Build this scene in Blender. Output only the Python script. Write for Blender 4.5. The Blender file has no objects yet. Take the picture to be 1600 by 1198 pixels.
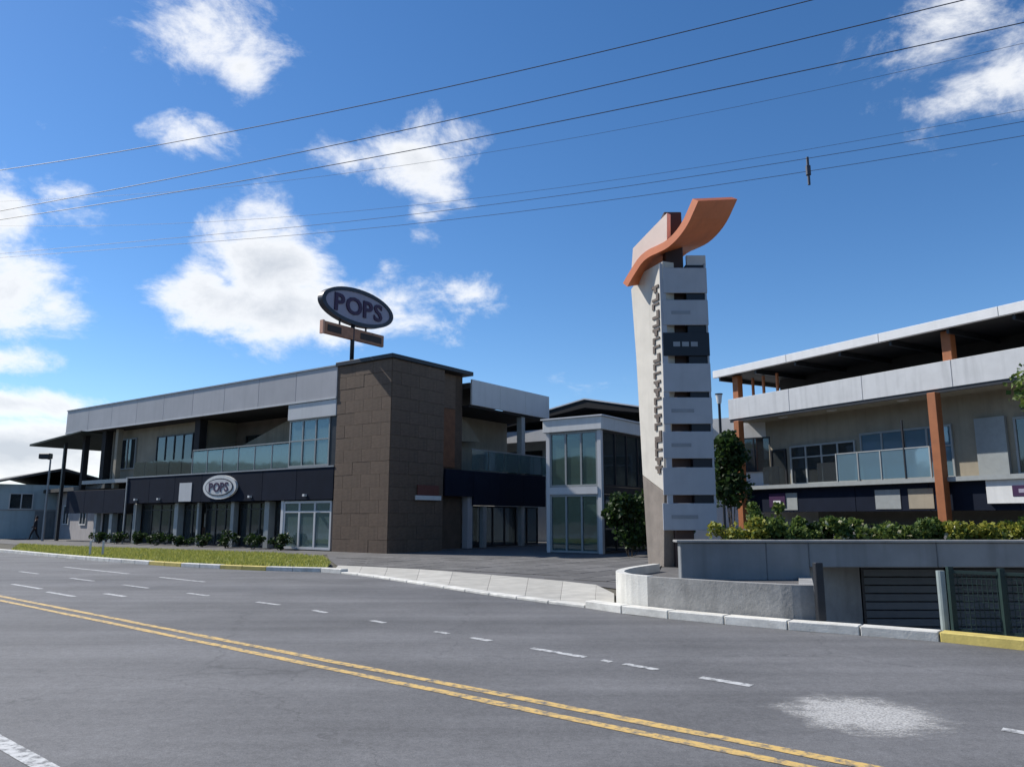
import bpy, bmesh, math, random
import numpy as np
from mathutils import Vector, Matrix, geometry
random.seed(7)
R = math.radians
scene = bpy.context.scene

# ------------------------------------------------------------------ camera
PITCH, EYE, FPX = R(9.9), 1.65, 1200.0
cam = bpy.data.cameras.new('camera'); camo = bpy.data.objects.new('camera', cam)
scene.collection.objects.link(camo); scene.camera = camo
cam.sensor_width = 36; cam.lens = 36 * FPX / 1600; cam.clip_end = 6000; cam.clip_start = 0.05
camo.location = (0, 0, EYE); camo.rotation_euler = (R(90) + PITCH, 0, 0)

def ray(px, py):
    cx = (px - 800) / FPX; cy = (599 - py) / FPX
    return Vector((cx, math.cos(PITCH) - cy * math.sin(PITCH), math.sin(PITCH) + cy * math.cos(PITCH)))
def ground(px, py, z=0.0):
    d = ray(px, py); t = (z - EYE) / d.z
    return Vector((d.x * t, d.y * t, z))
def atY(px, py, Y):
    d = ray(px, py); t = Y / d.y
    return Vector((d.x * t, Y, EYE + d.z * t))

# ------------------------------------------------------------------ world + sun
SUN_EL = R(44); SUN_AZ = math.atan2(-0.92, 0.39)       # azimuth from +Y towards +X
sdir = Vector((math.sin(SUN_AZ) * math.cos(SUN_EL), math.cos(SUN_AZ) * math.cos(SUN_EL), math.sin(SUN_EL)))
world = bpy.data.worlds.new('World'); scene.world = world; world.use_nodes = True
wn, wl = world.node_tree.nodes, world.node_tree.links
wn.clear()
def N(t, **k):
    n = wn.new(t)
    for a, b in k.items(): setattr(n, a, b)
    return n
sky = N('ShaderNodeTexSky', sky_type='NISHITA'); sky.sun_disc = False
sky.sun_elevation = SUN_EL; sky.sun_rotation = SUN_AZ
sky.altitude = 1200; sky.air_density = 1.0; sky.dust_density = 0.3; sky.ozone_density = 3.0
hs = N('ShaderNodeHueSaturation'); hs.inputs['Saturation'].default_value = 1.22; hs.inputs['Value'].default_value = .96; hs.inputs['Hue'].default_value = .502
wl.new(sky.outputs[0], hs.inputs['Color'])
tc = N('ShaderNodeTexCoord')
nz = N('ShaderNodeTexNoise'); nz.inputs['Scale'].default_value = 9.5; nz.inputs['Detail'].default_value = 9
nz.inputs['Roughness'].default_value = 0.66; nz.inputs['Distortion'].default_value = 0.25
mp = N('ShaderNodeMapping'); mp.inputs['Scale'].default_value = (1, 1, 1.6); mp.inputs['Location'].default_value = (3.1, 0.4, 1.7)
wl.new(tc.outputs['Generated'], mp.inputs[0]); wl.new(mp.outputs[0], nz.inputs[0])
# clouds: (pixel x, pixel y, half width, half height, strength)
CL = [(325, 40, 100, 70, 1.0), (375, 108, 52, 34, .95), (300, 220, 60, 34, .85), (650, 255, 105, 80, 1.3), (545, 250, 55, 38, .75),
      (655, 330, 46, 75, .95), (420, 410, 115, 95, 1.7), (325, 455, 75, 75, 1.25), (440, 485, 165, 62, 1.75), (610, 480, 130, 52, 1.15), (600, 420, 60, 60, .8), (740, 460, 75, 40, .85),
      (0, 330, 50, 55, 1.2), (0, 455, 95, 75, 1.5), (85, 480, 60, 48, 1.1), (90, 300, 60, 30, .72), (125, 345, 50, 34, .78), (60, 190, 40, 18, .62), (0, 560, 110, 26, 1.1), (25, 630, 150, 26, 1.5), (60, 655, 80, 18, .9),
      (40, 705, 220, 48, 1.9), (1500, 145, 120, 70, .74), (1480, 40, 110, 50, .72), (1575, 120, 70, 60, .92), (1420, 170, 60, 40, .7), (940, 600, 120, 18, .6)]
blobs = []
for (px, py, hw, hh, st) in CL:
    c = ray(px, py).normalized()
    blobs.append((c, hw / 1250, hh / 1200, st))
rs = random.Random(11)
for k in range(16):                                     # the same kind of clouds all round, outside the view
    az = R(48 + k * 16.5 + rs.uniform(-4, 4)); el = R(rs.uniform(8, 42))
    blobs.append((Vector((math.sin(az) * math.cos(el), math.cos(az) * math.cos(el), math.sin(el))), rs.uniform(.07, .16), rs.uniform(.04, .09), rs.uniform(.8, 1.4)))
prev = None
for (c, sx, sz, st) in blobs:
    s = N('ShaderNodeVectorMath', operation='SUBTRACT'); wl.new(tc.outputs['Generated'], s.inputs[0]); s.inputs[1].default_value = c
    m = N('ShaderNodeVectorMath', operation='MULTIPLY'); wl.new(s.outputs[0], m.inputs[0]); m.inputs[1].default_value = (1 / sx, 1 / sx, 1 / sz)
    l = N('ShaderNodeVectorMath', operation='LENGTH'); wl.new(m.outputs[0], l.inputs[0])
    f = N('ShaderNodeMath', operation='MULTIPLY_ADD'); wl.new(l.outputs['Value'], f.inputs[0]); f.inputs[1].default_value = -st * .75; f.inputs[2].default_value = st
    if prev is None: prev = f
    else:
        x = N('ShaderNodeMath', operation='SMOOTH_MAX'); x.inputs[2].default_value = .12
        wl.new(prev.outputs[0], x.inputs[0]); wl.new(f.outputs[0], x.inputs[1]); prev = x
na = N('ShaderNodeMath', operation='MULTIPLY_ADD'); wl.new(nz.outputs[0], na.inputs[0]); na.inputs[1].default_value = 2.7; na.inputs[2].default_value = -1.5
cl = N('ShaderNodeMath', operation='MAXIMUM'); wl.new(prev.outputs[0], cl.inputs[0]); cl.inputs[1].default_value = -0.6
fs = N('ShaderNodeMath', operation='ADD'); wl.new(cl.outputs[0], fs.inputs[0]); wl.new(na.outputs[0], fs.inputs[1])
al = N('ShaderNodeMapRange', interpolation_type='SMOOTHSTEP'); wl.new(fs.outputs[0], al.inputs[0])
al.inputs[1].default_value = 0.12; al.inputs[2].default_value = 1.0; al.inputs[4].default_value = 0.96
th = N('ShaderNodeMapRange'); wl.new(fs.outputs[0], th.inputs[0]); th.inputs[1].default_value = .7; th.inputs[2].default_value = 1.75
cr = N('ShaderNodeMix', data_type='RGBA'); cr.inputs[6].default_value = (6.9, 7.0, 7.15, 1); cr.inputs[7].default_value = (4.2, 4.5, 4.95, 1)
wl.new(th.outputs[0], cr.inputs[0])
mx = N('ShaderNodeMix', data_type='RGBA'); wl.new(al.outputs[0], mx.inputs[0]); wl.new(hs.outputs[0], mx.inputs[6]); wl.new(cr.outputs[2], mx.inputs[7])
bg = N('ShaderNodeBackground'); bg.inputs[1].default_value = 0.108
wl.new(mx.outputs[2], bg.inputs[0])
wo = N('ShaderNodeOutputWorld'); wl.new(bg.outputs[0], wo.inputs[0])

sl = bpy.data.lights.new('sun', 'SUN'); sl.energy = 4.2; sl.angle = R(0.55); sl.color = (1, .955, .88)
so = bpy.data.objects.new('sun', sl); scene.collection.objects.link(so)
so.rotation_euler = sdir.to_track_quat('Z', 'Y').to_euler(); so.location = (0, 0, 40)

vs = scene.view_settings
scene.display_settings.display_device = 'sRGB'
vs.view_transform = 'Standard'; vs.look = 'None'; vs.gamma = 1; vs.use_curve_mapping = False; vs.exposure = 0.5

# ------------------------------------------------------------------ helpers
def link(o): scene.collection.objects.link(o); return o
class MB:
    def __init__(s): s.v = []; s.f = []
    def add(s, vs_, fs_):
        n = len(s.v); s.v += [tuple(p) for p in vs_]; s.f += [tuple(i + n for i in q) for q in fs_]; return s
    def box(s, x0, x1, y0, y1, z0, z1):
        if x0 > x1: x0, x1 = x1, x0
        if y0 > y1: y0, y1 = y1, y0
        return s.add([(x, y, z) for z in (z0, z1) for y in (y0, y1) for x in (x0, x1)],
                     [(0, 2, 3, 1), (4, 5, 7, 6), (0, 1, 5, 4), (2, 6, 7, 3), (0, 4, 6, 2), (1, 3, 7, 5)])
    def prism(s, poly, z0, z1):
        a = sum(poly[i][0] * poly[(i + 1) % len(poly)][1] - poly[(i + 1) % len(poly)][0] * poly[i][1] for i in range(len(poly)))
        poly = list(poly) if a > 0 else list(poly)[::-1]
        n = len(poly)
        f0 = z0 if isinstance(z0, (list, tuple)) else [z0] * n
        f1 = z1 if isinstance(z1, (list, tuple)) else [z1] * n
        if a <= 0: f0 = list(f0)[::-1]; f1 = list(f1)[::-1]
        vv = [(p[0], p[1], f0[i]) for i, p in enumerate(poly)] + [(p[0], p[1], f1[i]) for i, p in enumerate(poly)]
        ff = [tuple(range(n))[::-1], tuple(range(n, 2 * n))] + [(i, (i + 1) % n, n + (i + 1) % n, n + i) for i in range(n)]
        return s.add(vv, ff)
    def bar(s, a, b, w, h=None, up=(0, 0, 1)):
        a, b = Vector(a), Vector(b); d = (b - a).normalized(); h = h or w
        upv = Vector(up)
        if abs(d.dot(upv)) > .98: upv = Vector((0, 1, 0))
        r = d.cross(upv).normalized() * (w / 2); u = r.cross(d).normalized() * (h / 2)
        vv = [p + i * r + j * u for p in (a, b) for i, j in ((-1, -1), (1, -1), (1, 1), (-1, 1))]
        return s.add(vv, [(0, 1, 2, 3), (7, 6, 5, 4), (0, 4, 5, 1), (1, 5, 6, 2), (2, 6, 7, 3), (3, 7, 4, 0)])
    def tube(s, pts, r, n=8, r1=None):
        pts = [Vector(p) for p in pts]; m = len(pts); vv = []; ff = []
        for i, p in enumerate(pts):
            d = (pts[min(i + 1, m - 1)] - pts[max(i - 1, 0)]).normalized()
            q = d.to_track_quat('Z', 'Y'); rr = r if r1 is None else r + (r1 - r) * i / (m - 1)
            for k in range(n):
                a = 2 * math.pi * k / n; vv.append(p + q @ Vector((math.cos(a) * rr, math.sin(a) * rr, 0)))
        for i in range(m - 1):
            for k in range(n): ff.append((i * n + k, i * n + (k + 1) % n, (i + 1) * n + (k + 1) % n, (i + 1) * n + k))
        ff.append(tuple(range(n))[::-1]); ff.append(tuple(range((m - 1) * n, m * n)))
        return s.add(vv, ff)
    def build(s, name, mat, parent=None, bevel=0, smooth=False):
        me = bpy.data.meshes.new(name); me.from_pydata(s.v, [], s.f); me.update()
        bm = bmesh.new(); bm.from_mesh(me); bmesh.ops.recalc_face_normals(bm, faces=bm.faces)
        if bevel: bmesh.ops.bevel(bm, geom=list(bm.edges), offset=bevel, segments=1, affect='EDGES')
        bm.to_mesh(me); bm.free()
        if smooth:
            for p in me.polygons: p.use_smooth = True
        me.materials.append(mat)
        o = link(bpy.data.objects.new(name, me))
        if parent: o.parent = parent
        return o
def box(name, mat, parent, x0, x1, y0, y1, z0, z1, bevel=0): return MB().box(x0, x1, y0, y1, z0, z1).build(name, mat, parent, bevel)
def tag(o, label, cat, group=None, kind=None):
    if label: o['label'] = label
    if cat: o['category'] = cat
    if group: o['group'] = group
    if kind: o['kind'] = kind
    return o
def empty(name, loc=(0, 0, 0), rz=0):
    o = link(bpy.data.objects.new(name, None)); o.location = loc; o.rotation_euler = (0, 0, rz); o.empty_display_size = .3; return o
def struct(o, label, cat): return tag(o, label, cat, kind='structure')

def mat(name, col, rough=.7, var=.12, scale=3.0, bump=0.0, bscale=40, metal=0, rnd=0.0, stain=0.0, spec=.4, coords='Object', stretch=(1, 1, 1), col2=None, dirt=0.0):
    col = tuple(x * .82 for x in col)
    m = bpy.data.materials.new(name); m.use_nodes = True
    nt = m.node_tree; n, l = nt.nodes, nt.links; b = n['Principled BSDF']
    b.inputs['Roughness'].default_value = rough; b.inputs['Metallic'].default_value = metal; b.inputs['Specular IOR Level'].default_value = spec
    c = n.new('ShaderNodeTexCoord'); mpp = n.new('ShaderNodeMapping'); mpp.inputs['Scale'].default_value = stretch
    l.new(c.outputs[coords], mpp.inputs[0])
    t = n.new('ShaderNodeTexNoise'); t.inputs['Scale'].default_value = scale; t.inputs['Detail'].default_value = 7; t.inputs['Roughness'].default_value = .6
    l.new(mpp.outputs[0], t.inputs[0])
    r = n.new('ShaderNodeValToRGB'); k = 1 - var; k2 = 1 + var
    c2 = col2 or col
    r.color_ramp.elements[0].position = .3; r.color_ramp.elements[1].position = .7
    r.color_ramp.elements[0].color = (*[x * k for x in col], 1); r.color_ramp.elements[1].color = (*[min(1, x * k2) for x in c2], 1)
    l.new(t.outputs[0], r.inputs[0]); out = r.outputs[0]
    if rnd:
        oi = n.new('ShaderNodeObjectInfo'); mr = n.new('ShaderNodeMapRange'); mr.inputs[3].default_value = 1 - rnd; mr.inputs[4].default_value = 1 + rnd
        l.new(oi.outputs['Random'], mr.inputs[0])
        hv = n.new('ShaderNodeHueSaturation'); l.new(mr.outputs[0], hv.inputs['Value']); l.new(out, hv.inputs['Color']); out = hv.outputs[0]
    if stain:      # vertical streaks of dirt
        mp2 = n.new('ShaderNodeMapping'); mp2.inputs['Scale'].default_value = (2.2, 2.2, .18); l.new(c.outputs[coords], mp2.inputs[0])
        t2 = n.new('ShaderNodeTexNoise'); t2.inputs['Scale'].default_value = 1.7; t2.inputs['Detail'].default_value = 8; l.new(mp2.outputs[0], t2.inputs[0])
        mr2 = n.new('ShaderNodeMapRange'); mr2.inputs[1].default_value = .48; mr2.inputs[2].default_value = .75; mr2.inputs[4].default_value = stain
        l.new(t2.outputs[0], mr2.inputs[0])
        mxx = n.new('ShaderNodeMix'); mxx.data_type = 'RGBA'; mxx.inputs[7].default_value = (*[x * .42 for x in col], 1)
        l.new(mr2.outputs[0], mxx.inputs[0]); l.new(out, mxx.inputs[6]); out = mxx.outputs[2]
    l.new(out, b.inputs['Base Color'])
    if bump:
        t3 = n.new('ShaderNodeTexNoise'); t3.inputs['Scale'].default_value = bscale; t3.inputs['Detail'].default_value = 5; l.new(mpp.outputs[0], t3.inputs[0])
        bp = n.new('ShaderNodeBump'); bp.inputs['Strength'].default_value = bump; bp.inputs['Distance'].default_value = .02
        l.new(t3.outputs[0], bp.inputs['Height']); l.new(bp.outputs[0], b.inputs['Normal'])
    return m
def glass(name, tint, refl=.5, rough=.03, opaque=.35):
    m = bpy.data.materials.new(name); m.use_nodes = True; nt = m.node_tree; n, l = nt.nodes, nt.links
    n.remove(n['Principled BSDF']); o = n['Material Output']
    tr = n.new('ShaderNodeBsdfTransparent'); tr.inputs[0].default_value = (*[x for x in tint], 1)
    gl = n.new('ShaderNodeBsdfGlossy'); gl.inputs[0].default_value = (.5, .56, .6, 1); gl.inputs[1].default_value = rough
    df = n.new('ShaderNodeBsdfDiffuse'); df.inputs[0].default_value = (*[x * .55 for x in tint], 1)
    fr = n.new('ShaderNodeFresnel'); fr.inputs[0].default_value = 1.6
    ad = n.new('ShaderNodeMath'); ad.operation = 'MULTIPLY_ADD'; ad.inputs[1].default_value = .6; ad.inputs[2].default_value = refl * .25; ad.use_clamp = True; l.new(fr.outputs[0], ad.inputs[0])
    t = n.new('ShaderNodeTexNoise'); t.inputs['Scale'].default_value = .8; c = n.new('ShaderNodeTexCoord'); l.new(c.outputs['Object'], t.inputs[0])
    bp = n.new('ShaderNodeBump'); bp.inputs['Strength'].default_value = .06; bp.inputs['Distance'].default_value = .05; l.new(t.outputs[0], bp.inputs['Height']); l.new(bp.outputs[0], gl.inputs['Normal'])
    m1 = n.new('ShaderNodeMixShader'); m1.inputs[0].default_value = opaque; l.new(tr.outputs[0], m1.inputs[1]); l.new(df.outputs[0], m1.inputs[2])
    m2 = n.new('ShaderNodeMixShader'); l.new(ad.outputs[0], m2.inputs[0]); l.new(m1.outputs[0], m2.inputs[1]); l.new(gl.outputs[0], m2.inputs[2])
    l.new(m2.outputs[0], o.inputs[0]); return m
def leafmat(name, a, b):
    m = bpy.data.materials.new(name); m.use_nodes = True; nt = m.node_tree; n, l = nt.nodes, nt.links; p = n['Principled BSDF']
    g = n.new('ShaderNodeNewGeometry'); r = n.new('ShaderNodeValToRGB')
    r.color_ramp.elements[0].color = (*a, 1); r.color_ramp.elements[1].color = (*b, 1); l.new(g.outputs['Random Per Island'], r.inputs[0]); l.new(r.outputs[0], p.inputs['Base Color'])
    p.inputs['Roughness'].default_value = .55; p.inputs['Specular IOR Level'].default_value = .3
    ts = n.new('ShaderNodeBsdfTranslucent'); l.new(r.outputs[0], ts.inputs[0]); ms = n.new('ShaderNodeMixShader'); ms.inputs[0].default_value = .3
    l.new(p.outputs[0], ms.inputs[1]); l.new(ts.outputs[0], ms.inputs[2]); l.new(ms.outputs[0], n['Material Output'].inputs[0]); return m

def asphalt():
    m = bpy.data.materials.new('asphalt'); m.use_nodes = True; nt = m.node_tree; n, l = nt.nodes, nt.links; b = n['Principled BSDF']
    c = n.new('ShaderNodeTexCoord')
    def noise(s, d, rot=None, sc=None):
        t = n.new('ShaderNodeTexNoise'); t.inputs['Scale'].default_value = s; t.inputs['Detail'].default_value = d; t.inputs['Roughness'].default_value = .65
        if sc:
            mm = n.new('ShaderNodeMapping'); mm.inputs['Rotation'].default_value = (0, 0, rot); mm.inputs['Scale'].default_value = sc
            l.new(c.outputs['Object'], mm.inputs[0]); l.new(mm.outputs[0], t.inputs[0])
        else: l.new(c.outputs['Object'], t.inputs[0])
        return t
    def rng(src, a, b_, lo, hi):
        r = n.new('ShaderNodeMapRange'); r.inputs[1].default_value = a; r.inputs[2].default_value = b_; r.inputs[3].default_value = lo; r.inputs[4].default_value = hi; l.new(src, r.inputs[0]); return r.outputs[0]
    def mul(a, b_):
        k = n.new('ShaderNodeMath'); k.operation = 'MULTIPLY'; l.new(a, k.inputs[0]); l.new(b_, k.inputs[1]); return k.outputs[0]
    big = rng(noise(.35, 6).outputs[0], .3, .7, .78, 1.2)
    tracks = rng(noise(1.0, 3, R(-40.5), (.04, .9, 1)).outputs[0], .35, .65, .82, 1.15)    # worn wheel tracks along the road
    fine = rng(noise(95, 3).outputs[0], .3, .7, .62, 1.38)
    mid = mul(rng(noise(9, 6).outputs[0], .3, .7, .86, 1.14), mul(rng(noise(28, 4).outputs[0], .3, .7, .8, 1.2), rng(noise(.9, 8).outputs[0], .22, .36, .78, 1)))
    v = n.new('ShaderNodeTexVoronoi'); v.feature = 'DISTANCE_TO_EDGE'; v.inputs['Scale'].default_value = .17; v.inputs['Randomness'].default_value = 1
    dm = n.new('ShaderNodeVectorMath'); dm.operation = 'MULTIPLY_ADD'; nz2 = noise(2.2, 6); l.new(nz2.outputs['Color'], dm.inputs[0]); dm.inputs[1].default_value = (.9, .9, 0); l.new(c.outputs['Object'], dm.inputs[2]); l.new(dm.outputs[0], v.inputs['Vector'])
    crack = rng(v.outputs[0], .0, .004, .72, 1)
    f = mul(mul(mul(big, tracks), mul(fine, mid)), crack)
    mm = n.new('ShaderNodeMix'); mm.data_type = 'RGBA'; mm.blend_type = 'MULTIPLY'; mm.inputs[0].default_value = 1; mm.inputs[6].default_value = (.128, .127, .129, 1); l.new(f, mm.inputs[7]); l.new(mm.outputs[2], b.inputs['Base Color'])
    b.inputs['Roughness'].default_value = .78; b.inputs['Specular IOR Level'].default_value = .35
    bp = n.new('ShaderNodeBump'); bp.inputs['Strength'].default_value = .5; bp.inputs['Distance'].default_value = .006; l.new(noise(110, 3).outputs[0], bp.inputs['Height']); l.new(bp.outputs[0], b.inputs['Normal'])
    return m
def worn_paint(name, col, cover=.42):
    m = bpy.data.materials.new(name); m.use_nodes = True; nt = m.node_tree; n, l = nt.nodes, nt.links; b = n['Principled BSDF']
    c = n.new('ShaderNodeTexCoord'); t = n.new('ShaderNodeTexNoise'); t.inputs['Scale'].default_value = 9; t.inputs['Detail'].default_value = 9; t.inputs['Roughness'].default_value = .75; l.new(c.outputs['Object'], t.inputs[0])
    r = n.new('ShaderNodeValToRGB'); r.color_ramp.elements[0].position = cover - .08; r.color_ramp.elements[1].position = cover + .06
    r.color_ramp.elements[0].color = (.12, .12, .12, 1); r.color_ramp.elements[1].color = (*col, 1); l.new(t.outputs[0], r.inputs[0]); l.new(r.outputs[0], b.inputs['Base Color'])
    b.inputs['Roughness'].default_value = .65; return m

def fade_patch():
    # old paint, worn to nothing towards its outline (shader lives in the patch's own coordinates)
    m = bpy.data.materials.new('worn_white_patch'); m.use_nodes = True; nt = m.node_tree; n, l = nt.nodes, nt.links; b = n['Principled BSDF']
    b.inputs['Base Color'].default_value = (.5, .49, .47, 1); b.inputs['Roughness'].default_value = .8
    c = n.new('ShaderNodeTexCoord'); mp_ = n.new('ShaderNodeMapping'); mp_.vector_type = 'POINT'; mp_.inputs['Location'].default_value = (-1, -1, 0); mp_.inputs['Scale'].default_value = (2, 2, 0); l.new(c.outputs['Generated'], mp_.inputs[0])
    ln = n.new('ShaderNodeVectorMath'); ln.operation = 'LENGTH'; l.new(mp_.outputs[0], ln.inputs[0])
    t = n.new('ShaderNodeTexNoise'); t.inputs['Scale'].default_value = 4.5; t.inputs['Detail'].default_value = 12; t.inputs['Roughness'].default_value = .8; l.new(c.outputs['Object'], t.inputs[0])
    a = n.new('ShaderNodeMath'); a.operation = 'MULTIPLY_ADD'; l.new(t.outputs[0], a.inputs[0]); a.inputs[1].default_value = 1.7; l.new(ln.outputs['Value'], a.inputs[2])
    r_ = n.new('ShaderNodeMapRange'); r_.interpolation_type = 'SMOOTHSTEP'; r_.inputs[1].default_value = 1.2; r_.inputs[2].default_value = 1.75; r_.inputs[3].default_value = .92; r_.inputs[4].default_value = 0; l.new(a.outputs[0], r_.inputs[0])
    t2 = n.new('ShaderNodeTexNoise'); t2.inputs['Scale'].default_value = 55; t2.inputs['Detail'].default_value = 4; l.new(c.outputs['Object'], t2.inputs[0])
    g_ = n.new('ShaderNodeMapRange'); g_.inputs[1].default_value = .38; g_.inputs[2].default_value = .6; g_.inputs[3].default_value = .5; g_.inputs[4].default_value = 1; l.new(t2.outputs[0], g_.inputs[0])
    pm = n.new('ShaderNodeMath'); pm.operation = 'MULTIPLY'; l.new(r_.outputs[0], pm.inputs[0]); l.new(g_.outputs[0], pm.inputs[1])
    l.new(pm.outputs[0], b.inputs['Alpha']); return m

M = dict(
    asphalt=asphalt(),
    soil=mat('soil', (.11, .10, .075), .95, .35, 2, .6, 30),
    plaza=mat('plaza_paving', (.135, .13, .128), .8, .25, 1.2, .3, 30),
    paver=mat('paver', (.14, .135, .13), .8, .2, 6, .3, 60, rnd=.22),
    concrete=mat('concrete', (.36, .355, .34), .85, .16, 2.5, .25, 50, stain=.35),
    kerbc=mat('kerb_concrete', (.72, .70, .64), .8, .2, 4, .25, 40, rnd=.08),
    walk=mat('sidewalk_concrete', (.50, .48, .43), .85, .16, 2, .25, 50, rnd=.07),
    wallgrey=mat('painted_grey_wall', (.27, .28, .285), .7, .12, 1.5, .12, 60, stain=.4),
    greyrender=mat('rough_planter_render', (.36, .35, .33), .9, .2, 3, .35, 18, stain=.35),
    litrender=mat('sunlit_end_render', (.74, .72, .66), .75, .1, 3, .25, 30, stain=.25),
    fascia=mat('grey_metal_fascia', (.46, .445, .45), .5, .06, .8, .04, 10, spec=.5, stain=.12, rnd=.04),
    fascia2=mat('light_metal_fascia', (.64, .64, .64), .5, .05, .8, .04, 10, stain=.14, rnd=.03),
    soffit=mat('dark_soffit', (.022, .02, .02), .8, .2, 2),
    darkmetal=mat('dark_metal', (.035, .037, .042), .45, .15, 4, metal=.3),
    greymetal=mat('grey_metal', (.33, .34, .35), .45, .1, 4, metal=.2),
    navy=mat('navy_sign_band', (.010, .015, .030), .7, .15, 1.2, stain=.2, rnd=.12, spec=.1),
    clad=mat('brown_cladding', (.155, .105, .072), .75, .22, 3.0, .2, 26, rnd=.05, stain=.3, stretch=(1, 1, 5)),
    cladbase=mat('brown_joint', (.11, .075, .052), .9, .2, 3),
    rust=mat('rust_wall', (.20, .085, .04), .75, .2, 3, .1, 30),
    beige=mat('beige_wall', (.35, .305, .23), .85, .12, 1.3, .15, 50, stain=.3),
    brownw=mat('brown_inner_wall', (.24, .19, .15), .85, .15, 1.3, .1, 50),
    white=mat('white_paint', (.74, .74, .72), .55, .05, 2, .05, 30, stain=.15),
    whiteroof=mat('white_roof_edge', (.78, .78, .78), .5, .05, 2, stain=.1),
    rfascia=mat('white_fascia_sheet', (.58, .59, .60), .55, .06, 1.5, .04, 10, stain=.3, rnd=.03),
    added_hill=mat('added_hill_woods', (.045, .07, .03), .95, .4, .05, 0),
    frame=mat('pale_window_frame', (.34, .36, .355), .45, .08, 4, rnd=.1),
    interior=mat('interior_wall', (.26, .245, .22), .9, .2, 1),
    shelfm=mat('interior_goods', (.3, .22, .15), .8, .4, 6, rnd=.5),
    dglass=glass('dark_glass', (.42, .47, .49), .35, .03, .12),
    tglass=glass('teal_glass', (.45, .66, .68), .5, .04, .3),
    gglass=glass('green_glass', (.25, .42, .38), .5, .03, .28),
    bglass=glass('blue_glass', (.42, .66, .80), .5, .04, .45),
    orange=mat('orange_paint', (.72, .20, .07), .5, .1, 2, .05, 20, stain=.2),
    orangep=mat('pale_orange_paint', (.80, .42, .28), .55, .1, 2, stain=.15),
    finlit=mat('sunlit_fin_tone', (.86, .66, .56), .5, .06, 2, stain=.1),
    ocol=mat('orange_column', (.36, .125, .045), .6, .12, 2, stain=.25),
    brownp=mat('dark_brown_post', (.055, .03, .025), .6, .2, 3),
    panel=mat('pale_sign_panel', (.44, .455, .49), .4, .08, 1.6, rnd=.06, stain=.14),
    panelframe=mat('sign_frame', (.30, .31, .33), .45, .1, 3, metal=.3),
    black=mat('black_panel', (.010, .011, .018), .35, .2, 3),
    letters=mat('dark_letter', (.13, .10, .08), .6, .15, 5),
    pylonwhite=mat('pylon_white', (.64, .60, .53), .65, .08, 2.2, .12, 30, stain=.25),
    pylonbase=mat('pylon_lower_tone', (.25, .215, .185), .85, .15, 3, .3, 30, stain=.3),
    purple=mat('purple_letter', (.045, .012, .06), .5, .1, 4),
    signrim=mat('oval_rim', (.025, .03, .05), .45, .2, 4),
    signface=mat('oval_face', (.36, .33, .42), .45, .06, 3, stain=.1),
    signboard=mat('rust_board', (.46, .20, .11), .55, .2, 4, stain=.2),
    redsign=mat('red_letter', (.15, .05, .04), .55, .1, 4),
    yellow=worn_paint('yellow_line_paint', (.60, .40, .13), .47),
    wpaint=worn_paint('white_line_paint', (.50, .50, .49), .47),
    wpatch=fade_patch(),
    yk=mat('yellow_kerb_paint', (.68, .54, .16), .7, .18, 5, .2, 40, stain=.3),
    wk=mat('white_kerb_paint', (.72, .70, .66), .7, .15, 5, .2, 40, stain=.3),
    green=mat('green_fence_metal', (.018, .04, .036), .5, .15, 5),
    palegreen=mat('pale_green_post', (.30, .35, .34), .6, .12, 4, stain=.35),
    slat=mat('gate_slat', (.12, .135, .15), .5, .12, 3, metal=.3, rnd=.15),
    bark=mat('bark', (.09, .07, .05), .95, .3, 9, .6, 20),
    wire=mat('wire', (.06, .07, .10), .6, .1, 3),
    houseblue=mat('pale_blue_house', (.50, .60, .62), .8, .08, 1, .1, 40, stain=.3),
    housepink=mat('pale_pink_house', (.44, .41, .40), .85, .1, 1, .1, 40, stain=.3),
    rooft=mat('dark_roof_sheet', (.07, .068, .062), .7, .25, 2),
    canopyg=mat('dark_green_canopy', (.02, .035, .028), .7, .2, 2),
    skin=mat('skin', (.30, .17, .11), .6, .1, 8),
    cloth=mat('dark_clothes', (.012, .012, .02), .85, .2, 12),
    leafd=leafmat('leaf_dark', (.010, .026, .008), (.045, .085, .018)),
    leafm=leafmat('leaf_mid', (.03, .07, .014), (.17, .22, .05)),
    leafy=leafmat('leaf_yellow', (.07, .12, .018), (.42, .38, .06)),
    leafr=leafmat('leaf_rusty', (.08, .05, .012), (.24, .13, .03)),
    flower=leafmat('flower_pale', (.45, .42, .25), (.75, .70, .50)),
    grass=leafmat('grass_blade', (.20, .25, .04), (.55, .52, .13)),
)

def text_mesh(txt, size, depth, bold=.0):
    c = bpy.data.curves.new('t', 'FONT'); c.body = txt; c.size = size; c.extrude = depth; c.offset = bold; c.align_x = 'CENTER'; c.align_y = 'CENTER'; c.resolution_u = 3
    o = bpy.data.objects.new('t', c); scene.collection.objects.link(o)
    dg = bpy.context.evaluated_depsgraph_get(); me = bpy.data.meshes.new_from_object(o.evaluated_get(dg))
    bpy.data.objects.remove(o); bpy.data.curves.remove(c); return me
def leaves(n, fn, size, rnd, up=.35, aspect=.5):
    """n separate leaf quads (folded along the rib) at points fn()"""
    mb = MB()
    for _ in range(n):
        p = Vector(fn()); s = size * rnd.uniform(.6, 1.3)
        d = Vector((rnd.gauss(0, 1), rnd.gauss(0, 1), rnd.gauss(0, .7) + up)).normalized()
        r = d.cross(Vector((rnd.gauss(0, 1), rnd.gauss(0, 1), rnd.gauss(0, 1)))).normalized() * s * aspect
        q = d.cross(r).normalized() * s * .12
        mb.add([p, p + d * s * .5 + r + q, p + d * s, p + d * s * .5 - r + q], [(0, 1, 2), (0, 2, 3)])
    return mb
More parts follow.
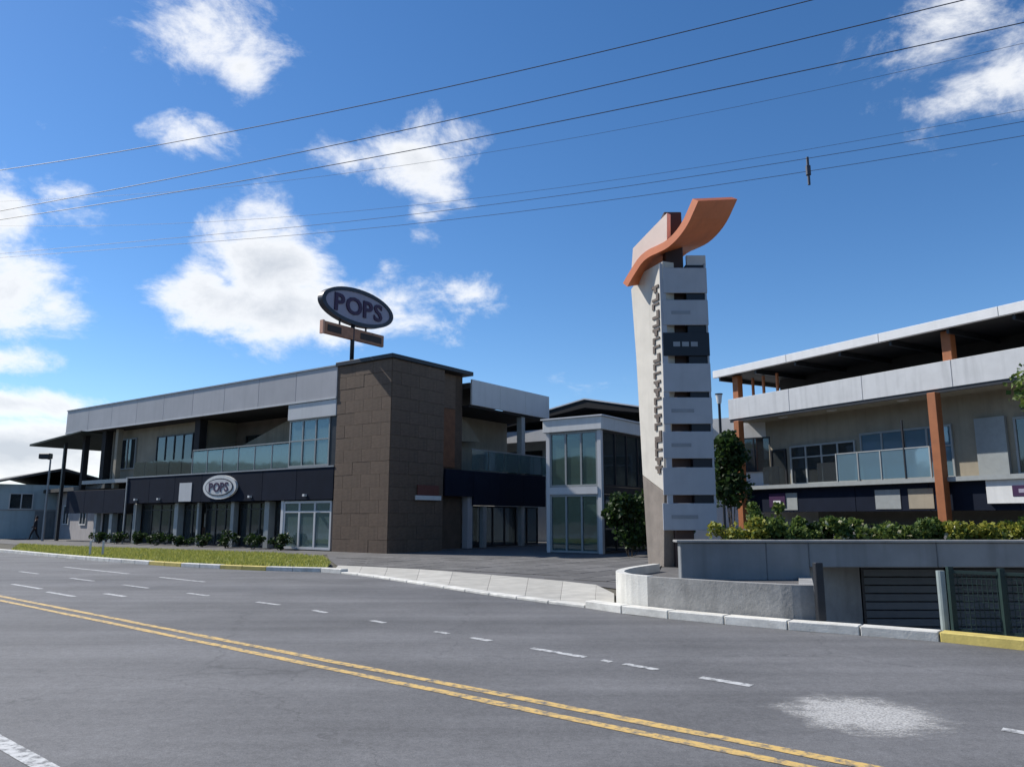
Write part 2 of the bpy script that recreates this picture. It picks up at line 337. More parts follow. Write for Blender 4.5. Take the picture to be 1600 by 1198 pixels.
def raw(mb, name, m, parent):
    me = bpy.data.meshes.new(name); me.from_pydata(mb.v, [], mb.f); me.materials.append(m)
    o = link(bpy.data.objects.new(name, me)); o.parent = parent; return o
def shrub(loc, w, h, m, label, seed, n=420, leaf=.1, group=None, fl=0, cat='shrub', name='shrub'):
    rd = random.Random(seed); e = empty(name, loc); tag(e, label, cat, group)
    lobes = [(rd.uniform(-.5, .5) * w, rd.uniform(-.5, .5) * w * .7, rd.uniform(.35, .95) * h, rd.uniform(.16, .3) * (w + h) * .5) for _ in range(7)]
    lobes.append((0, 0, h * .45, .35 * (w + h) * .5))
    def pt():
        a = rd.choice(lobes); v = Vector((rd.gauss(0, 1), rd.gauss(0, 1), rd.gauss(0, 1))).normalized() * (a[3] * rd.uniform(.3, 1) ** .6)
        return (a[0] + v.x, a[1] + v.y, max(.03, min(h * 1.12, a[2] + v.z)))
    raw(leaves(n, pt, leaf, rd), 'foliage', m, e)
    st = MB()
    for k in range(6):
        a = lobes[k % len(lobes)]; st.tube([(a[0] * .2, a[1] * .2, 0), (a[0] * .6, a[1] * .6, a[2] * .5), (a[0], a[1], a[2])], .018, 5, .006)
    st.build('stem', M['bark'], e)
    if fl:
        def pf():
            p = pt(); return (p[0], p[1] - .05, max(p[2], h * .45))
        raw(leaves(fl, pf, leaf * 1.05, rd, aspect=.6), 'flower', M['flower'], e)['kind'] = 'stuff'
    return e
def tree(loc, h, rx, rz_, m, label, seed, n=5000, leaf=.16, group=None, trunk=.16, cz=None, name='tree'):
    rd = random.Random(seed); e = empty(name, loc); tag(e, label, 'tree', group); cz = cz or h - rz_
    lob = []
    for _ in range(26):
        v = Vector((rd.gauss(0, 1), rd.gauss(0, 1), rd.gauss(0, 1))).normalized() * rd.uniform(.35, 1) ** .5
        lob.append((v.x * rx * .8, v.y * rx * .8, cz + v.z * rz_ * .8, rd.uniform(.22, .4) * rx))
    tb = MB(); tb.tube([(0, 0, 0), (.05, .03, cz * .5), (0, 0, cz)], trunk, 9, trunk * .55)
    for a in lob[:14]: tb.tube([(0, 0, cz * rd.uniform(.55, .9)), (a[0] * .5, a[1] * .5, (a[2] + cz * .8) / 2), a[:3]], trunk * .35, 5, .015)
    tb.build('trunk', M['bark'], e, smooth=True)
    def pt():
        a = rd.choice(lob); v = Vector((rd.gauss(0, 1), rd.gauss(0, 1), rd.gauss(0, 1))).normalized() * (a[3] * rd.uniform(.15, 1) ** .5)
        return (a[0] + v.x, a[1] + v.y, a[2] + v.z * .8)
    raw(leaves(n, pt, leaf, rd, up=0), 'crown', m, e)
    return e

# ------------------------------------------------------------------ ground, road, kerbs
DR = Vector((-.76, .65)).normalized(); NR = Vector((.65, .76)).normalized()      # along / across the road
def road_pt(n, t, z=0): p = NR * n + DR * t; return (p.x, p.y, z)
# kerb line (front foot), traced on the ground
KP = [road_pt(12.75, 120)[:2], road_pt(12.7, 70)[:2]] + [tuple(ground(*p)[:2]) for p in
      [(0, 862), (100, 872), (215, 881), (300, 886.5), (415, 891.5), (480, 893), (520, 894), (600, 904), (700, 920), (820, 938), (930, 951), (990, 961), (1120, 974), (1255, 986), (1380, 995), (1500, 1005)]]
KP += [road_pt(11.75, .6)[:2], road_pt(11.7, -4)[:2], road_pt(11.7, -12)[:2], road_pt(11.7, -60)[:2]]
WALLY = 15.3
K1 = (4.62, 12.12); W1 = (5.8, WALLY)
hole = [K1, (12.2, 5.3), (16.0, WALLY), (16.0, WALLY + 7.1), (7.3, WALLY + 7.1), (7.3, WALLY + 1.6), (5.8, WALLY + .3), W1]
outer = [(-1500, -1500), (1500, -1500), (1500, 1500), (-1500, 1500)]
mid_ring = [(-120, -60), (120, -60), (120, 160), (-120, 160)]
def poly_with_hole(o, h, z, name, m):
    a = [Vector((p[0], p[1], z)) for p in o]; b = [Vector((p[0], p[1], z)) for p in h]
    tris = geometry.tessellate_polygon([a, b]); mb = MB(); mb.add(a + b, [t for t in tris]); return mb.build(name, m)
struct(poly_with_hole(outer, hole, -.012, 'ground', M['soil']), 'brown earth ground sheet under the whole place', 'ground')
# wooded arc of hills added out of view, gives the glass dark reflections
hb = MB(); hr = random.Random(6); rows_ = []
for k in range(49):
    a = R(98 + 212 * k / 48); e_ = math.sin(math.pi * k / 48) ** .5
    h1 = (26 + hr.uniform(-6, 10)) * e_
    rows_.append([(math.sin(a) * q, math.cos(a) * q, z) for q, z in ((150, -.5), (190, h1 * .45), (250, h1 * .8), (340, h1 * 1.25), (420, -2))])
hb.add([p for r_ in rows_ for p in r_], [(k * 5 + i, k * 5 + i + 1, k * 5 + i + 6, k * 5 + i + 5) for k in range(48) for i in range(4)])
struct(hb.build('added_hills', M['added_hill'], smooth=True), 'wooded arc of hills added out of view for the windows to reflect', 'added_hills')
# the road: everything on the camera's side of the kerb line
rp = [Vector((p[0], p[1], 0)) for p in KP] + [Vector(road_pt(-9, -60)), Vector(road_pt(-9, 120))]
mb = MB(); mb.add(rp, list(geometry.tessellate_polygon([rp])))
road = struct(mb.build('road', M['asphalt']), 'grey asphalt road with double yellow centre line', 'road')
def strip(n0, n1, t0, t1, name, m, z=.004, dn=0.0, seg=None, jag=.012):
    """painted line between t0..t1, with slightly uneven edges"""
    mb = MB(); k = max(1, int((t1 - t0) / .7)) if seg is None else seg; rd = random.Random(int(n0 * 100 + t0 * 7))
    A = []; B = []
    for i in range(k + 1):
        t = t0 + (t1 - t0) * i / k; o = dn * (t - t0)
        A.append(road_pt(n0 + o + rd.uniform(-jag, jag), t, z)); B.append(road_pt(n1 + o + rd.uniform(-jag, jag), t, z))
    mb.add(A + B, [(i, i + 1, k + 2 + i, k + 1 + i) for i in range(k)]); return mb.build(name, m, road)
strip(5.42, 5.54, -40, 110, 'yellow_line', M['yellow']); strip(5.70, 5.82, -40, 110, 'yellow_line', M['yellow'])
strip(2.10, 2.22, -40, 110, 'edge_line', M['wpaint'])
def dash_n(t): return 7.42 + .107 * (t - 1.13) if t < 13 else 8.69
for (a, b) in [(-3.2, -2.1), (.2, 1.25), (3.42, 4.0), (4.55, 5.02), (5.2, 5.34), (5.6, 6.5), (7.3, 7.7), (8.2, 8.5), (9.8, 10.2), (11.6, 12.1), (13.3, 14.1), (16, 16.9), (18.8, 20.2), (22, 23.5), (26, 27.6), (30, 31.5), (36, 38), (42, 44), (50, 52)]:
    n0 = dash_n(a); strip(n0 - .055, n0 + .055, a, b, 'lane_dash', M['wpaint'], dn=.107 if a < 13 else 0)
for (n0, a, b) in [(10.4, 19.5, 22), (10.4, 24, 29), (6.7, 18, 19.6), (6.9, 20.5, 22.5), (7.4, 17.2, 18.2)]:
    strip(n0, n0 + .12, a, b, 'lane_dash', M['wpaint'])
# worn pale patch of old paint in the near lane
mb = MB(); cs = [ground(*p) for p in [(1165, 1098), (1200, 1078), (1330, 1080), (1440, 1092), (1500, 1115), (1525, 1145), (1475, 1165), (1380, 1162), (1290, 1150), (1210, 1128)]]
mb.add([(c.x, c.y, .004) for c in cs], list(geometry.tessellate_polygon([[Vector((c.x, c.y, 0)) for c in cs]]))); mb.build('worn_paint_patch', M['wpatch'], road)

def polyline(pts, step):
    out = [Vector(pts[0])]
    for a, b in zip(pts, pts[1:]):
        a, b = Vector(a), Vector(b); n = max(1, int((b - a).length / step))
        out += [a + (b - a) * (i + 1) / n for i in range(n)]
    return out
def smooth(pts, it=2):
    pts = [Vector(p) for p in pts]
    for _ in range(it):
        q = [pts[0]]
        for a, b in zip(pts, pts[1:]): q += [a * .75 + b * .25, a * .25 + b * .75]
        pts = q + [pts[-1]]
    return pts
def offset(pts, d):
    out = []
    for i, p in enumerate(pts):
        t = (pts[min(i + 1, len(pts) - 1)] - pts[max(i - 1, 0)]).normalized(); out.append(p + Vector((-t.y, t.x)) * d)
    return out
kerb = struct(empty('kerb'), 'pale concrete kerb along the far side of the road', 'kerb')
SK = smooth([Vector(p) for p in KP[1:-1]], 1)
# resample at equal steps
def resample(pts, step):
    out = [pts[0].copy()]; acc = 0
    for a, b in zip(pts, pts[1:]):
        L = (b - a).length; pos = step - acc
        while pos <= L: out.append(a + (b - a) * (pos / L)); pos += step
        acc = (acc + L) % step if L else acc
    return out
SK = resample(SK, 1.0)
def px_of(p):
    v = Vector((p.x, p.y, 0)) - Vector((0, 0, EYE)); f = v.y * math.cos(PITCH) + v.z * math.sin(PITCH)
    return 800 + FPX * v.x / f if f > .1 else 9999
back = offset(SK, -.26)   # kerb backs lie on the far side
if NR.dot(back[10] - SK[10]) < 0: back = offset(SK, .26)
KBACK = back
for i in range(len(SK) - 1):
    a, b, c, d = SK[i], SK[i + 1], back[i + 1], back[i]
    px = px_of((a + b) / 2)
    if px < 205: m = M['kerbc'] if i % 3 else M['wk']
    elif px < 470: m = M['yk'] if (i // 2) % 2 else M['wk']
    elif px < 1515: m = M['kerbc']
    else: m = M['yk']
    g = (b - a) * .008
    hgt = .13 if not (525 < px < 900) else .05
    MB().prism([a + g, b - g, c - g, d + g], -.01, hgt).build('kerb_stone', m, kerb, bevel=.012)

# concrete sidewalk slabs behind the kerb, driveway mouth and planter front
walk = struct(empty('sidewalk'), 'pale concrete sidewalk strip in front of the plaza', 'sidewalk')
fr = [ground(*p) for p in [(520, 894), (560, 899), (600, 904), (650, 912), (700, 920), (760, 929.5), (820, 938), (875, 945), (930, 951), (960, 956)]]
bk = [ground(*p) for p in [(528, 885), (566, 886.5), (606, 888.5), (656, 891), (708, 895), (768, 900), (826, 905), (880, 910), (932, 916), (960, 930)]]
for i in range(len(fr) - 1):
    a, b, c, d = [Vector((q.x, q.y)) for q in (fr[i], fr[i + 1], bk[i + 1], bk[i])]
    off = (d - a).normalized() * .2; a2 = a + off; b2 = b + (c - b).normalized() * .2
    cen = (a2 + b2 + c + d) / 4
    MB().prism([cen + (q - cen) * .996 for q in (a2, b2, c, d)], -.01, .045).build('paving_slab', M['walk'], walk, bevel=.006)

# plaza: dark paving between the sidewalk and the buildings
pl = [ground(*p) for p in [(528, 885), (566, 886.5), (606, 888.5), (656, 891), (708, 895), (768, 900), (826, 905), (880, 910), (932, 916)]]
pp = [Vector((q.x, q.y, .012)) for q in pl] + [Vector((3.2, 17.2, .012)), Vector((4.6, 20.5, .012)), Vector((9, 30, .012)), Vector((14, 52, .012)), Vector((-4, 60, .012)), Vector((-9.5, 40, .012)), Vector((-7.2, 31, .012))]
mb = MB(); mb.add(pp, list(geometry.tessellate_polygon([pp]))); plaza = struct(mb.build('plaza', M['plaza']), 'dark paved forecourt between brown tower and glass entrance', 'plaza')
# the nearest rows of its pavers are real stones
CO = ground(605, 865); BR = R(-36)
rb = Matrix.Rotation(BR, 3, 'Z')
rd = random.Random(3); pmesh = None; cnt = 0
from mathutils.geometry import intersect_point_tri_2d
poly2 = [p.to_2d() for p in pp]
def inside(pt):
    c = False; j = len(poly2) - 1
    for i in range(len(poly2)):
        a, b = poly2[i], poly2[j]
        if (a.y > pt.y) != (b.y > pt.y) and pt.x < (b.x - a.x) * (pt.y - a.y) / (b.y - a.y) + a.x: c = not c
        j = i
    return c
pme = MB().box(-.485, .485, -.485, .485, .014, .03).build('paver', M['paver'], plaza, bevel=.008); pme_data = pme.data
bpy.data.objects.remove(pme)
cells = []
for i in range(-8, 18):
    for j in range(-16, 4):
        w = rb @ Vector((i + .5, j + .5, 0)) + Vector((CO.x, CO.y, 0))
        if all(inside(Vector((w.x, w.y)) + Vector((dx, dy))) for dx in (-.7, .7) for dy in (-.7, .7)) and w.y < 33: cells.append((w.y, w))
cells.sort(key=lambda q: q[0])
for _, w in cells[:290]:
    o = link(bpy.data.objects.new('paver', pme_data)); o.parent = plaza; o.location = (w.x, w.y, rd.uniform(-.003, .003)); o.rotation_euler = (rd.uniform(-.004, .004), rd.uniform(-.004, .004), BR)

# lawn strip in front of the left building
lf = [Vector((q.x, q.y)) for q in back if 12 < px_of(q) < 515]
lawn_poly = lf + [ground(516, 884).to_2d(), ground(505, 874).to_2d(), ground(420, 868).to_2d(), ground(250, 862).to_2d(), ground(100, 857).to_2d(), ground(30, 853).to_2d()]
lp3 = [Vector((p.x, p.y, .10)) for p in lawn_poly]
mb = MB(); mb.add(lp3, list(geometry.tessellate_polygon([lp3]))); lawn = struct(mb.build('lawn_bed', M['soil']), 'earth bed of the lawn strip in front of the left building', 'lawn')
poly2 = lawn_poly; xs = [p.x for p in lawn_poly]; ys = [p.y for p in lawn_poly]
gb = MB(); rd = random.Random(5); c = 0
while c < 26000:
    p = Vector((rd.uniform(min(xs), max(xs)), rd.uniform(min(ys), max(ys))))
    if not inside(p): continue
    c += 1; h = rd.uniform(.05, .14); a = rd.uniform(0, 6.28); w = .022; L = Vector((rd.gauss(0, .04), rd.gauss(0, .04), h))
    q = Vector((p.x, p.y, .1)); s = Vector((math.cos(a) * w, math.sin(a) * w, 0)); gb.add([q - s, q + s, q + L], [(0, 1, 2)])
gob = raw(gb, 'grass', M['grass'], None); tag(gob, 'short sunlit yellow-green grass on the strip before the left building', 'grass', kind='stuff')
# paved apron under the building front, behind the lawn
ap = [ground(505, 873).to_2d(), ground(420, 867).to_2d(), ground(250, 861).to_2d(), ground(100, 856).to_2d(), (-60, 75), (-45, 88)] + [(rb @ Vector(q) + CO).to_2d() for q in [(-34, 3, 0), (-4, 3, 0), (-1.5, -2.5, 0)]]
ap3 = [Vector((p[0], p[1], .006)) for p in ap]
mb = MB(); mb.add(ap3, list(geometry.tessellate_polygon([ap3]))); struct(mb.build('apron', M['plaza']), 'dark paved apron at the foot of the left building', 'pavement')

# ------------------------------------------------------------------ left building
LB = empty('commercial_building', (CO.x, CO.y, 0), BR)
tag(LB, 'two storey building with brown tower, grey roof fascia and navy sign band', 'building')
def B(name, m, *a, p=LB, bevel=0): return box(name, m, p, *a, bevel=bevel)
def window(parent, axis, a0, a1, z0, z1, plane, n, fm, gm, t=.06, depth=.1, mid=None, name='window'):
    """framed window; axis 'x': runs along x at y=plane (faces -y); axis 'y': runs along y at x=plane (faces +x)"""
    def bb(mb, p0, p1, d0, d1, q0, q1):
        if axis == 'x': mb.box(p0, p1, plane + d0, plane + d1, q0, q1)
        else: mb.box(plane - d1, plane - d0, p0, p1, q0, q1)
    mb = MB(); bb(mb, a0, a1, 0, depth, z0, z0 + t); bb(mb, a0, a1, 0, depth, z1 - t, z1)
    for i in range(n + 1):
        c = a0 + (a1 - a0 - t) * i / n; bb(mb, c, c + t, .002, depth - .002, z0 + t, z1 - t)
    zs = [z0 + t, z1 - t]
    if mid:
        bb(mb, a0 + t, a1 - t, .004, depth - .004, mid, mid + t * .8); zs = [z0 + t, mid, mid + t * .8, z1 - t]
    w = mb.build(name, fm, parent)
    for i in range(n):
        c0 = a0 + (a1 - a0 - t) * i / n + t; c1 = a0 + (a1 - a0 - t) * (i + 1) / n
        for k in range(0, len(zs), 2):
            g = MB(); bb(g, c0, c1, depth * .45, depth * .45 + .012, zs[k], zs[k + 1]); g.build('pane', gm, w)
    return w
# tower core and cladding panels
TW = 3.85; TH = 9.25
B('tower_core', M['cladbase'], -TW + .04, -.04, .04, TW - .04, 0, TH - .02)
rd = random.Random(2); cme = {}
def clad(x, y, w, h, z, rot):
    key = (round(w, 2), round(h, 2))
    if key not in cme:
        o = MB().box(-w / 2, w / 2, -.05, .0, -h / 2, h / 2).build('cladding_panel', M['clad'], LB, bevel=.004); cme[key] = o.data; bpy.data.objects.remove(o)
    o = link(bpy.data.objects.new('cladding_panel', cme[key])); o.parent = LB; o.rotation_euler = (0, 0, rot)
    j = rd.uniform(-.006, .006); o.location = (x, y + j, z) if rot == 0 else (x - j, y, z)
NH = 15; ph = TH / NH
for r_ in range(NH):
    z = (r_ + .5) * ph; cuts = [1.27, 1.27, 1.27] if r_ % 2 == 0 else [.62, 1.28, 1.28, .63]
    x = -TW + .02
    for w in cuts:
        clad(x + w / 2, .04, w - .008, ph - .01, z, 0); clad(-.04, x + TW - .02 + .02 + w / 2, w - .008, ph - .01, z, math.pi / 2); x += w
B('tower_coping', M['darkmetal'], -TW - .1, .12, -.12, 6.1, TH + .002, TH + .22, bevel=.02)
# recessed rust coloured volume right of the tower
B('stair_volume', M['cladbase'], -2.6, -.5, TW - .03, 5.9, 0, TH)
B('rust_panel', M['rust'], -.498, -.44, TW + .06, 5.25, 4.25, 7.35)
B('rust_panel', M['clad'], -.498, -.44, TW + .06, 5.25, 7.37, 9.2)
# small projecting sign slab on tower side is a thing of its own (below)
# roof fascia along the road, in sheet metal lengths
XL = -33.0
xs_ = [XL + (-TW - XL) * i / 9 for i in range(10)]
for a, b in zip(xs_, xs_[1:]): B('fascia_panel', M['fascia'], a + .006, b - .006, -.06, .06, 7.72, 9.28, bevel=.012)
B('roof_gutter', M['greymetal'], XL, -TW - .1, -.11, .0, 9.285, 9.36)
B('fascia_lower_trim', M['fascia2'], XL, -TW - .02, -.09, .02, 7.62, 7.715)
B('roof_deck', M['rooft'], XL + .05, -TW, .07, 15, 9.0, 9.2)
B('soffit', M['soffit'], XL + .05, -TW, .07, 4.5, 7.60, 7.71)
# side fascia (right end)
ys_ = [6.05 + (13.7 - 6.05) * i / 3 for i in range(4)]
for a, b in zip(ys_, ys_[1:]): B('fascia_panel', M['fascia2'], -.06, .06, a + .006, b - .006, 7.68, 9.08, bevel=.012)
B('fascia_panel', M['fascia2'], -3.5, -.07, 13.62, 13.72, 7.68, 9.08)
B('roof_deck', M['rooft'], -12, -.07, 6.0, 13.6, 8.6, 8.9)
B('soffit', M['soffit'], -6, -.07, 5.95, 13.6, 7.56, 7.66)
# first floor slab and navy sign bands
B('floor_slab', M['greymetal'], XL + 2.5, -TW, .25, 15, 3.95, 4.2)
def navy_run(a, b, z0, z1, y0, n):
    for i in range(n):
        p = a + (b - a) * i / n; q = a + (b - a) * (i + 1) / n
        B('sign_band_panel', M['navy'], p + .008, q - .008, y0, y0 + .14, z0, z1, bevel=.01)
navy_run(-23.9, -TW - .02, 2.55, 4.16, -.02, 7)
navy_run(-32.2, -24.2, 1.95, 3.5, .1, 3)
B('band_cap', M['greymetal'], -23.9, -TW - .02, -.05, .2, 4.165, 4.24)
B('pale_panel', M['fascia2'], -17.6, -16.3, -.05, -.022, 2.6, 3.7)
# lower shop front, set back under the band
GY = .75
B('shop_back_wall', M['interior'], -32.5, -TW, 6.0, 6.2, 0, 3.95)
B('shop_floor', M['plaza'], -32.5, -.1, .5, 14, .02, .06)
px_cols = [(152, .32), (176, .4), (213, .36), (278, .42), (312, .2), (366, .32), (420, .42)]
def xof(px, py, y):
    d = ray(px, py); c, s = math.cos(BR), math.sin(BR)
    oy = -(-CO.x) * s + (-CO.y) * c; ox = (-CO.x) * c + (-CO.y) * s; dx = d.x * c + d.y * s; dy = -d.x * s + d.y * c
    t = (y - oy) / dy; return ox + dx * t
cols = [(xof(p, 825, .55), w) for p, w in px_cols]
for x, w in cols: B('column', M['frame'], x - w / 2, x + w / 2, .35, .35 + w, .02, 2.54 if x > -24 else 1.94, bevel=.015)
edges = [x for x, _ in cols] + [-7.95]
for a, b in zip(edges, edges[1:]):
    n = max(2, round((b - a) / 1.15)); window(LB, 'x', a + .22, b - .22, .08, 2.5 if a > -25 else 1.93, GY, n, M['darkmetal'], M['dglass'], .07, .1, mid=2.1 if a > -25 else None, name='shop_window')
B('shop_wall', M['housepink'], edges[0] + .2, edges[1] - .2, 1.5, 1.7, .06, 1.94)
# pale glazed bay next to the tower
window(LB, 'x', -7.85, -TW - .25, .06, 2.5, .12, 3, M['fascia2'], M['tglass'], .12, .12, mid=1.9, name='bay_window')
B('downpipe', M['greymetal'], -23.75, -23.65, -.1, -.03, .02, 4.2)
for x in (-22.5, -19.8, -10.6, -6.0): B('wall_lamp', M['white'], x, x + .16, -.2, -.03, 2.72, 2.84)
B('roof_unit', M['fascia2'], -15, -13.4, 5, 6.2, 9.2, 10.0)
B('bay_post', M['fascia2'], -8.05, -7.85, .1, .4, .02, 2.54)
B('bay_inner_wall', M['fascia'], -7.0, -4.2, 1.4, 1.5, .06, 2.5)
# goods inside the shop
rd = random.Random(9)
goods = ['shelfm', 'white', 'redsign', 'houseblue', 'yk', 'beige', 'orangep']
for k in range(30):
    x = rd.uniform(-29, -5); h = rd.uniform(.6, 1.8); y = rd.uniform(1.15, 3.2)
    B('display_stand', M[rd.choice(goods)], x, x + rd.uniform(.3, 1.1), y, y + .4, .06, h, bevel=.02)
for k in range(8):
    x = rd.uniform(-28, -6); B('window_poster', M[rd.choice(goods)], x, x + rd.uniform(.4, .8), .86, .87, rd.uniform(.8, 1.1), rd.uniform(1.5, 1.95))
# upper storey
B('upper_back_wall', M['brownw'], -17.0, -TW, 3.2, 3.4, 4.2, 7.6)
B('upper_wall', M['beige'], -29.5, -17.0, 1.2, 1.4, 4.2, 7.6)
B('upper_wall_return', M['beige'], -17.15, -17.0, 1.4, 3.2, 4.2, 7.6)
window(LB, 'x', -27.4, -25.2, 4.9, 7.0, 1.08, 2, M['frame'], M['dglass'], .07, .11)
window(LB, 'x', -22.6, -18.4, 4.25, 6.9, 1.08, 4, M['darkmetal'], M['dglass'], .07, .11)
window(LB, 'x', -15.8, -8.6, 4.25, 6.7, 3.08, 6, M['darkmetal'], M['dglass'], .07, .11)
B('upper_column', M['soffit'], -17.3, -16.75, .5, 1.0, 4.2, 7.6)
# sloping inner stair parapet seen below the roof
mb = MB(); sp = [(-15.2, 5.75), (-8.0, 5.95), (-8.0, 7.25), (-10.2, 7.2)]
mb.add([(x, y, z) for y in (2.0, 2.2) for x, z in sp], [(0, 1, 2, 3), (7, 6, 5, 4)] + [(i, (i + 1) % 4, 4 + (i + 1) % 4, 4 + i) for i in range(4)])
mb.build('sloping_parapet', M['beige'], LB)
# glass balustrade
for i in range(6):
    a = -16.7 + i * 1.52; B('balustrade_glass', M['tglass'], a + .03, a + 1.49, .14, .16, 4.28, 5.55)
for i in range(7):
    a = -16.7 + i * 1.52; B('balustrade_post', M['greymetal'], a - .02, a + .02, .12, .18, 4.2, 5.6)
B('handrail', M['frame'], -16.7, -7.6, .11, .19, 5.6, 5.66)
for i in range(5):
    a = -23.8 + i * 1.4; B('balustrade_glass', M['dglass'], a + .03, a + 1.37, .34, .36, 4.26, 5.2)
# upper corner bay with its beam box
B('beam_box', M['fascia2'], -7.7, -TW - .03, -.03, 1.0, 6.75, 7.60, bevel=.02)
window(LB, 'x', -7.6, -TW - .55, 4.26, 6.745, .06, 3, M['frame'], M['tglass'], .08, .1, mid=5.6, name='bay_window')
B('bay_reveal', M['darkmetal'], -TW - .55, -TW - .03, .1, .9, 4.26, 6.745)
B('bay_side_wall', M['fascia'], -7.68, -7.6, .2, 3.0, 4.26, 6.745)
B('bay_inner_wall', M['frame'], -7.4, -4.4, 2.2, 2.3, 4.26, 6.745)
# columns under the far left end of the roof
for px, w in [(133, .34), (164, .5), (184, .34)]:
    x = xof(px, 720, .6); B('upper_column', M['soffit'] if px != 184 else M['beige'], x - w / 2, x + w / 2, .4, .4 + w, 3.6, 7.6)
# low dark canopy at the far left end
mb = MB(); mb.prism([(-37.4, -.6), (-29.5, -.6), (-29.5, 5), (-37.4, 5)], [6.95, 7.52, 7.52, 6.95], [7.1, 7.6, 7.6, 7.1]); mb.build('end_canopy', M['canopyg'], LB)
B('canopy_post', M['darkmetal'], -33.9, -33.7, .3, .5, 0.02, 7.1)
# right flank: opening, navy band, upper terrace
B('doorway_wall', M['interior'], -1.6, -1.5, 4.0, 6.3, 0, 3.9)
for i in range(4):
    a = 3.98 + i * 2.32; B('sign_band_panel', M['navy'], -.1, .04, a + .008, a + 2.31, 2.3 if i else 2.75, 4.12, bevel=.01)
B('doorway_pier', M['fascia'], -.5, -.12, 6.0, 6.4, .02, 4.0)
window(LB, 'y', 6.45, 13.2, .08, 2.28, -.5, 6, M['darkmetal'], M['dglass'], .08, .1, name='shop_window')
for y in (7.3, 10.9): B('column', M['frame'], -.35, -.1, y, y + .3, .02, 2.28)
B('side_back_wall', M['interior'], -6, -5.8, 4, 13.5, 0, 7.5)
B('floor_slab', M['greymetal'], -5.8, -.11, 5.95, 13.5, 3.95, 4.14)
for i in range(5):
    a = 6.2 + i * 1.46; B('balustrade_glass', M['tglass'], -.06, -.04, a + .03, a + 1.43, 4.2, 5.25)
B('handrail', M['frame'], -.09, -.01, 6.2, 13.5, 5.26, 5.32)
B('upper_column', M['frame'], -.5, -.15, 11.0, 11.35, 4.14, 7.56)
B('upper_inner_wall', M['beige'], -3.2, -3.0, 6.2, 13.4, 4.14, 7.56)
mb = MB(); mb.add([(x, y, z) for x in (-2.4, -2.2) for y, z in [(6.0, 5.9), (9.6, 6.05), (8.4, 7.2), (6.0, 7.4)]], [(0, 1, 2, 3), (7, 6, 5, 4)] + [(i, (i + 1) % 4, 4 + (i + 1) % 4, 4 + i) for i in range(4)]); mb.build('sloping_parapet', M['beige'], LB)

def ellipse_disc(mb, a, b, t0, t1, n=48, hole=None):
    """disc in local xz plane, thickness along y"""
    P = [(math.cos(2 * math.pi * i / n), math.sin(2 * math.pi * i / n)) for i in range(n)]
    if hole is None:
        mb.add([(a * c, t0, b * s) for c, s in P] + [(a * c, t1, b * s) for c, s in P], [tuple(range(n)), tuple(range(n, 2 * n))[::-1]] + [(i, (i + 1) % n, n + (i + 1) % n, n + i) for i in range(n)])
    else:
        h1, h2 = hole
        mb.add([(A * c, t, B_ * s) for (A, B_, t) in ((a, b, t0), (a, b, t1), (h1, h2, t1), (h1, h2, t0)) for c, s in P],
               [(k * n + i, k * n + (i + 1) % n, ((k + 1) % 4) * n + (i + 1) % n, ((k + 1) % 4) * n + i) for k in range(4) for i in range(n)])
    return mb
def put_text(txt, size, depth, m, parent, loc, rot=(R(90), 0, 0), sx=1.0, name='letter', spacing=1.0, bold=.0):
    """each letter its own mesh, set in a row along local x"""
    ws = []; mes = []
    for ch in txt:
        me = text_mesh(ch, size, depth, bold); me.materials.append(m); mes.append(me); xs = [v.co.x for v in me.vertices]; ws.append(max(xs) - min(xs))
        c = (max(xs) + min(xs)) / 2; yc = (max(v.co.y for v in me.vertices) + min(v.co.y for v in me.vertices)) / 2
        for v in me.vertices: v.co.x = (v.co.x - c) * sx; v.co.y -= yc
    gap = size * .07 * spacing; tot = sum(w * sx for w in ws) + gap * (len(ws) - 1); x = -tot / 2
    for me, w in zip(mes, ws):
        o = link(bpy.data.objects.new(name, me)); o.parent = parent; o.rotation_euler = rot; o.location = (loc[0] + x + w * sx / 2, loc[1], loc[2]); x += w * sx + gap
# oval roof sign on its pole, facing right along the road
sp = rb @ Vector((-3.35, .42, 0)) + CO
RS = empty('roof_sign', (sp.x, sp.y, TH + .22), BR + R(90)); tag(RS, 'large oval sign reading POPS on a pole above the brown tower', 'sign')
zc = 12.42 - TH - .22
MB().tube([(0, 0, 0), (0, 0, zc - .6)], .11, 12).build('pole', M['darkmetal'], RS, smooth=True)
MB().box(-.25, .25, -.25, .25, 0, .04).build('base_plate', M['darkmetal'], RS)
f = ellipse_disc(MB(), 2.34, .86, -.13, .13).build('oval_face', M['signface'], RS); f.location = (.25, 0, zc)
f = ellipse_disc(MB(), 2.48, .98, -.18, .18, hole=(2.24, .78)).build('oval_rim', M['signrim'], RS); f.location = (.25, 0, zc)
put_text('POPS', 1.25, .03, M['purple'], RS, (.25, -.16, zc), sx=1.12, bold=.03)
f = box('lower_board', M['signboard'], RS, -1.95, 2.15, -.1, .1, zc - 1.75, zc - 1.13, bevel=.02)
box('board_edge', M['orangep'], RS, -2.06, -1.955, -.12, .12, zc - 1.78, zc - 1.1)
box('board_stripe', M['brownp'], RS, -1.75, -.85, -.115, -.102, zc - 1.62, zc - 1.28)
box('board_stripe', M['brownp'], RS, .45, 1.95, -.115, -.102, zc - 1.62, zc - 1.28)
for x in (-.9, .9): MB().bar((x, .0, zc - 1.13), (x, 0, zc - .8), .07).build('bracket', M['darkmetal'], RS)
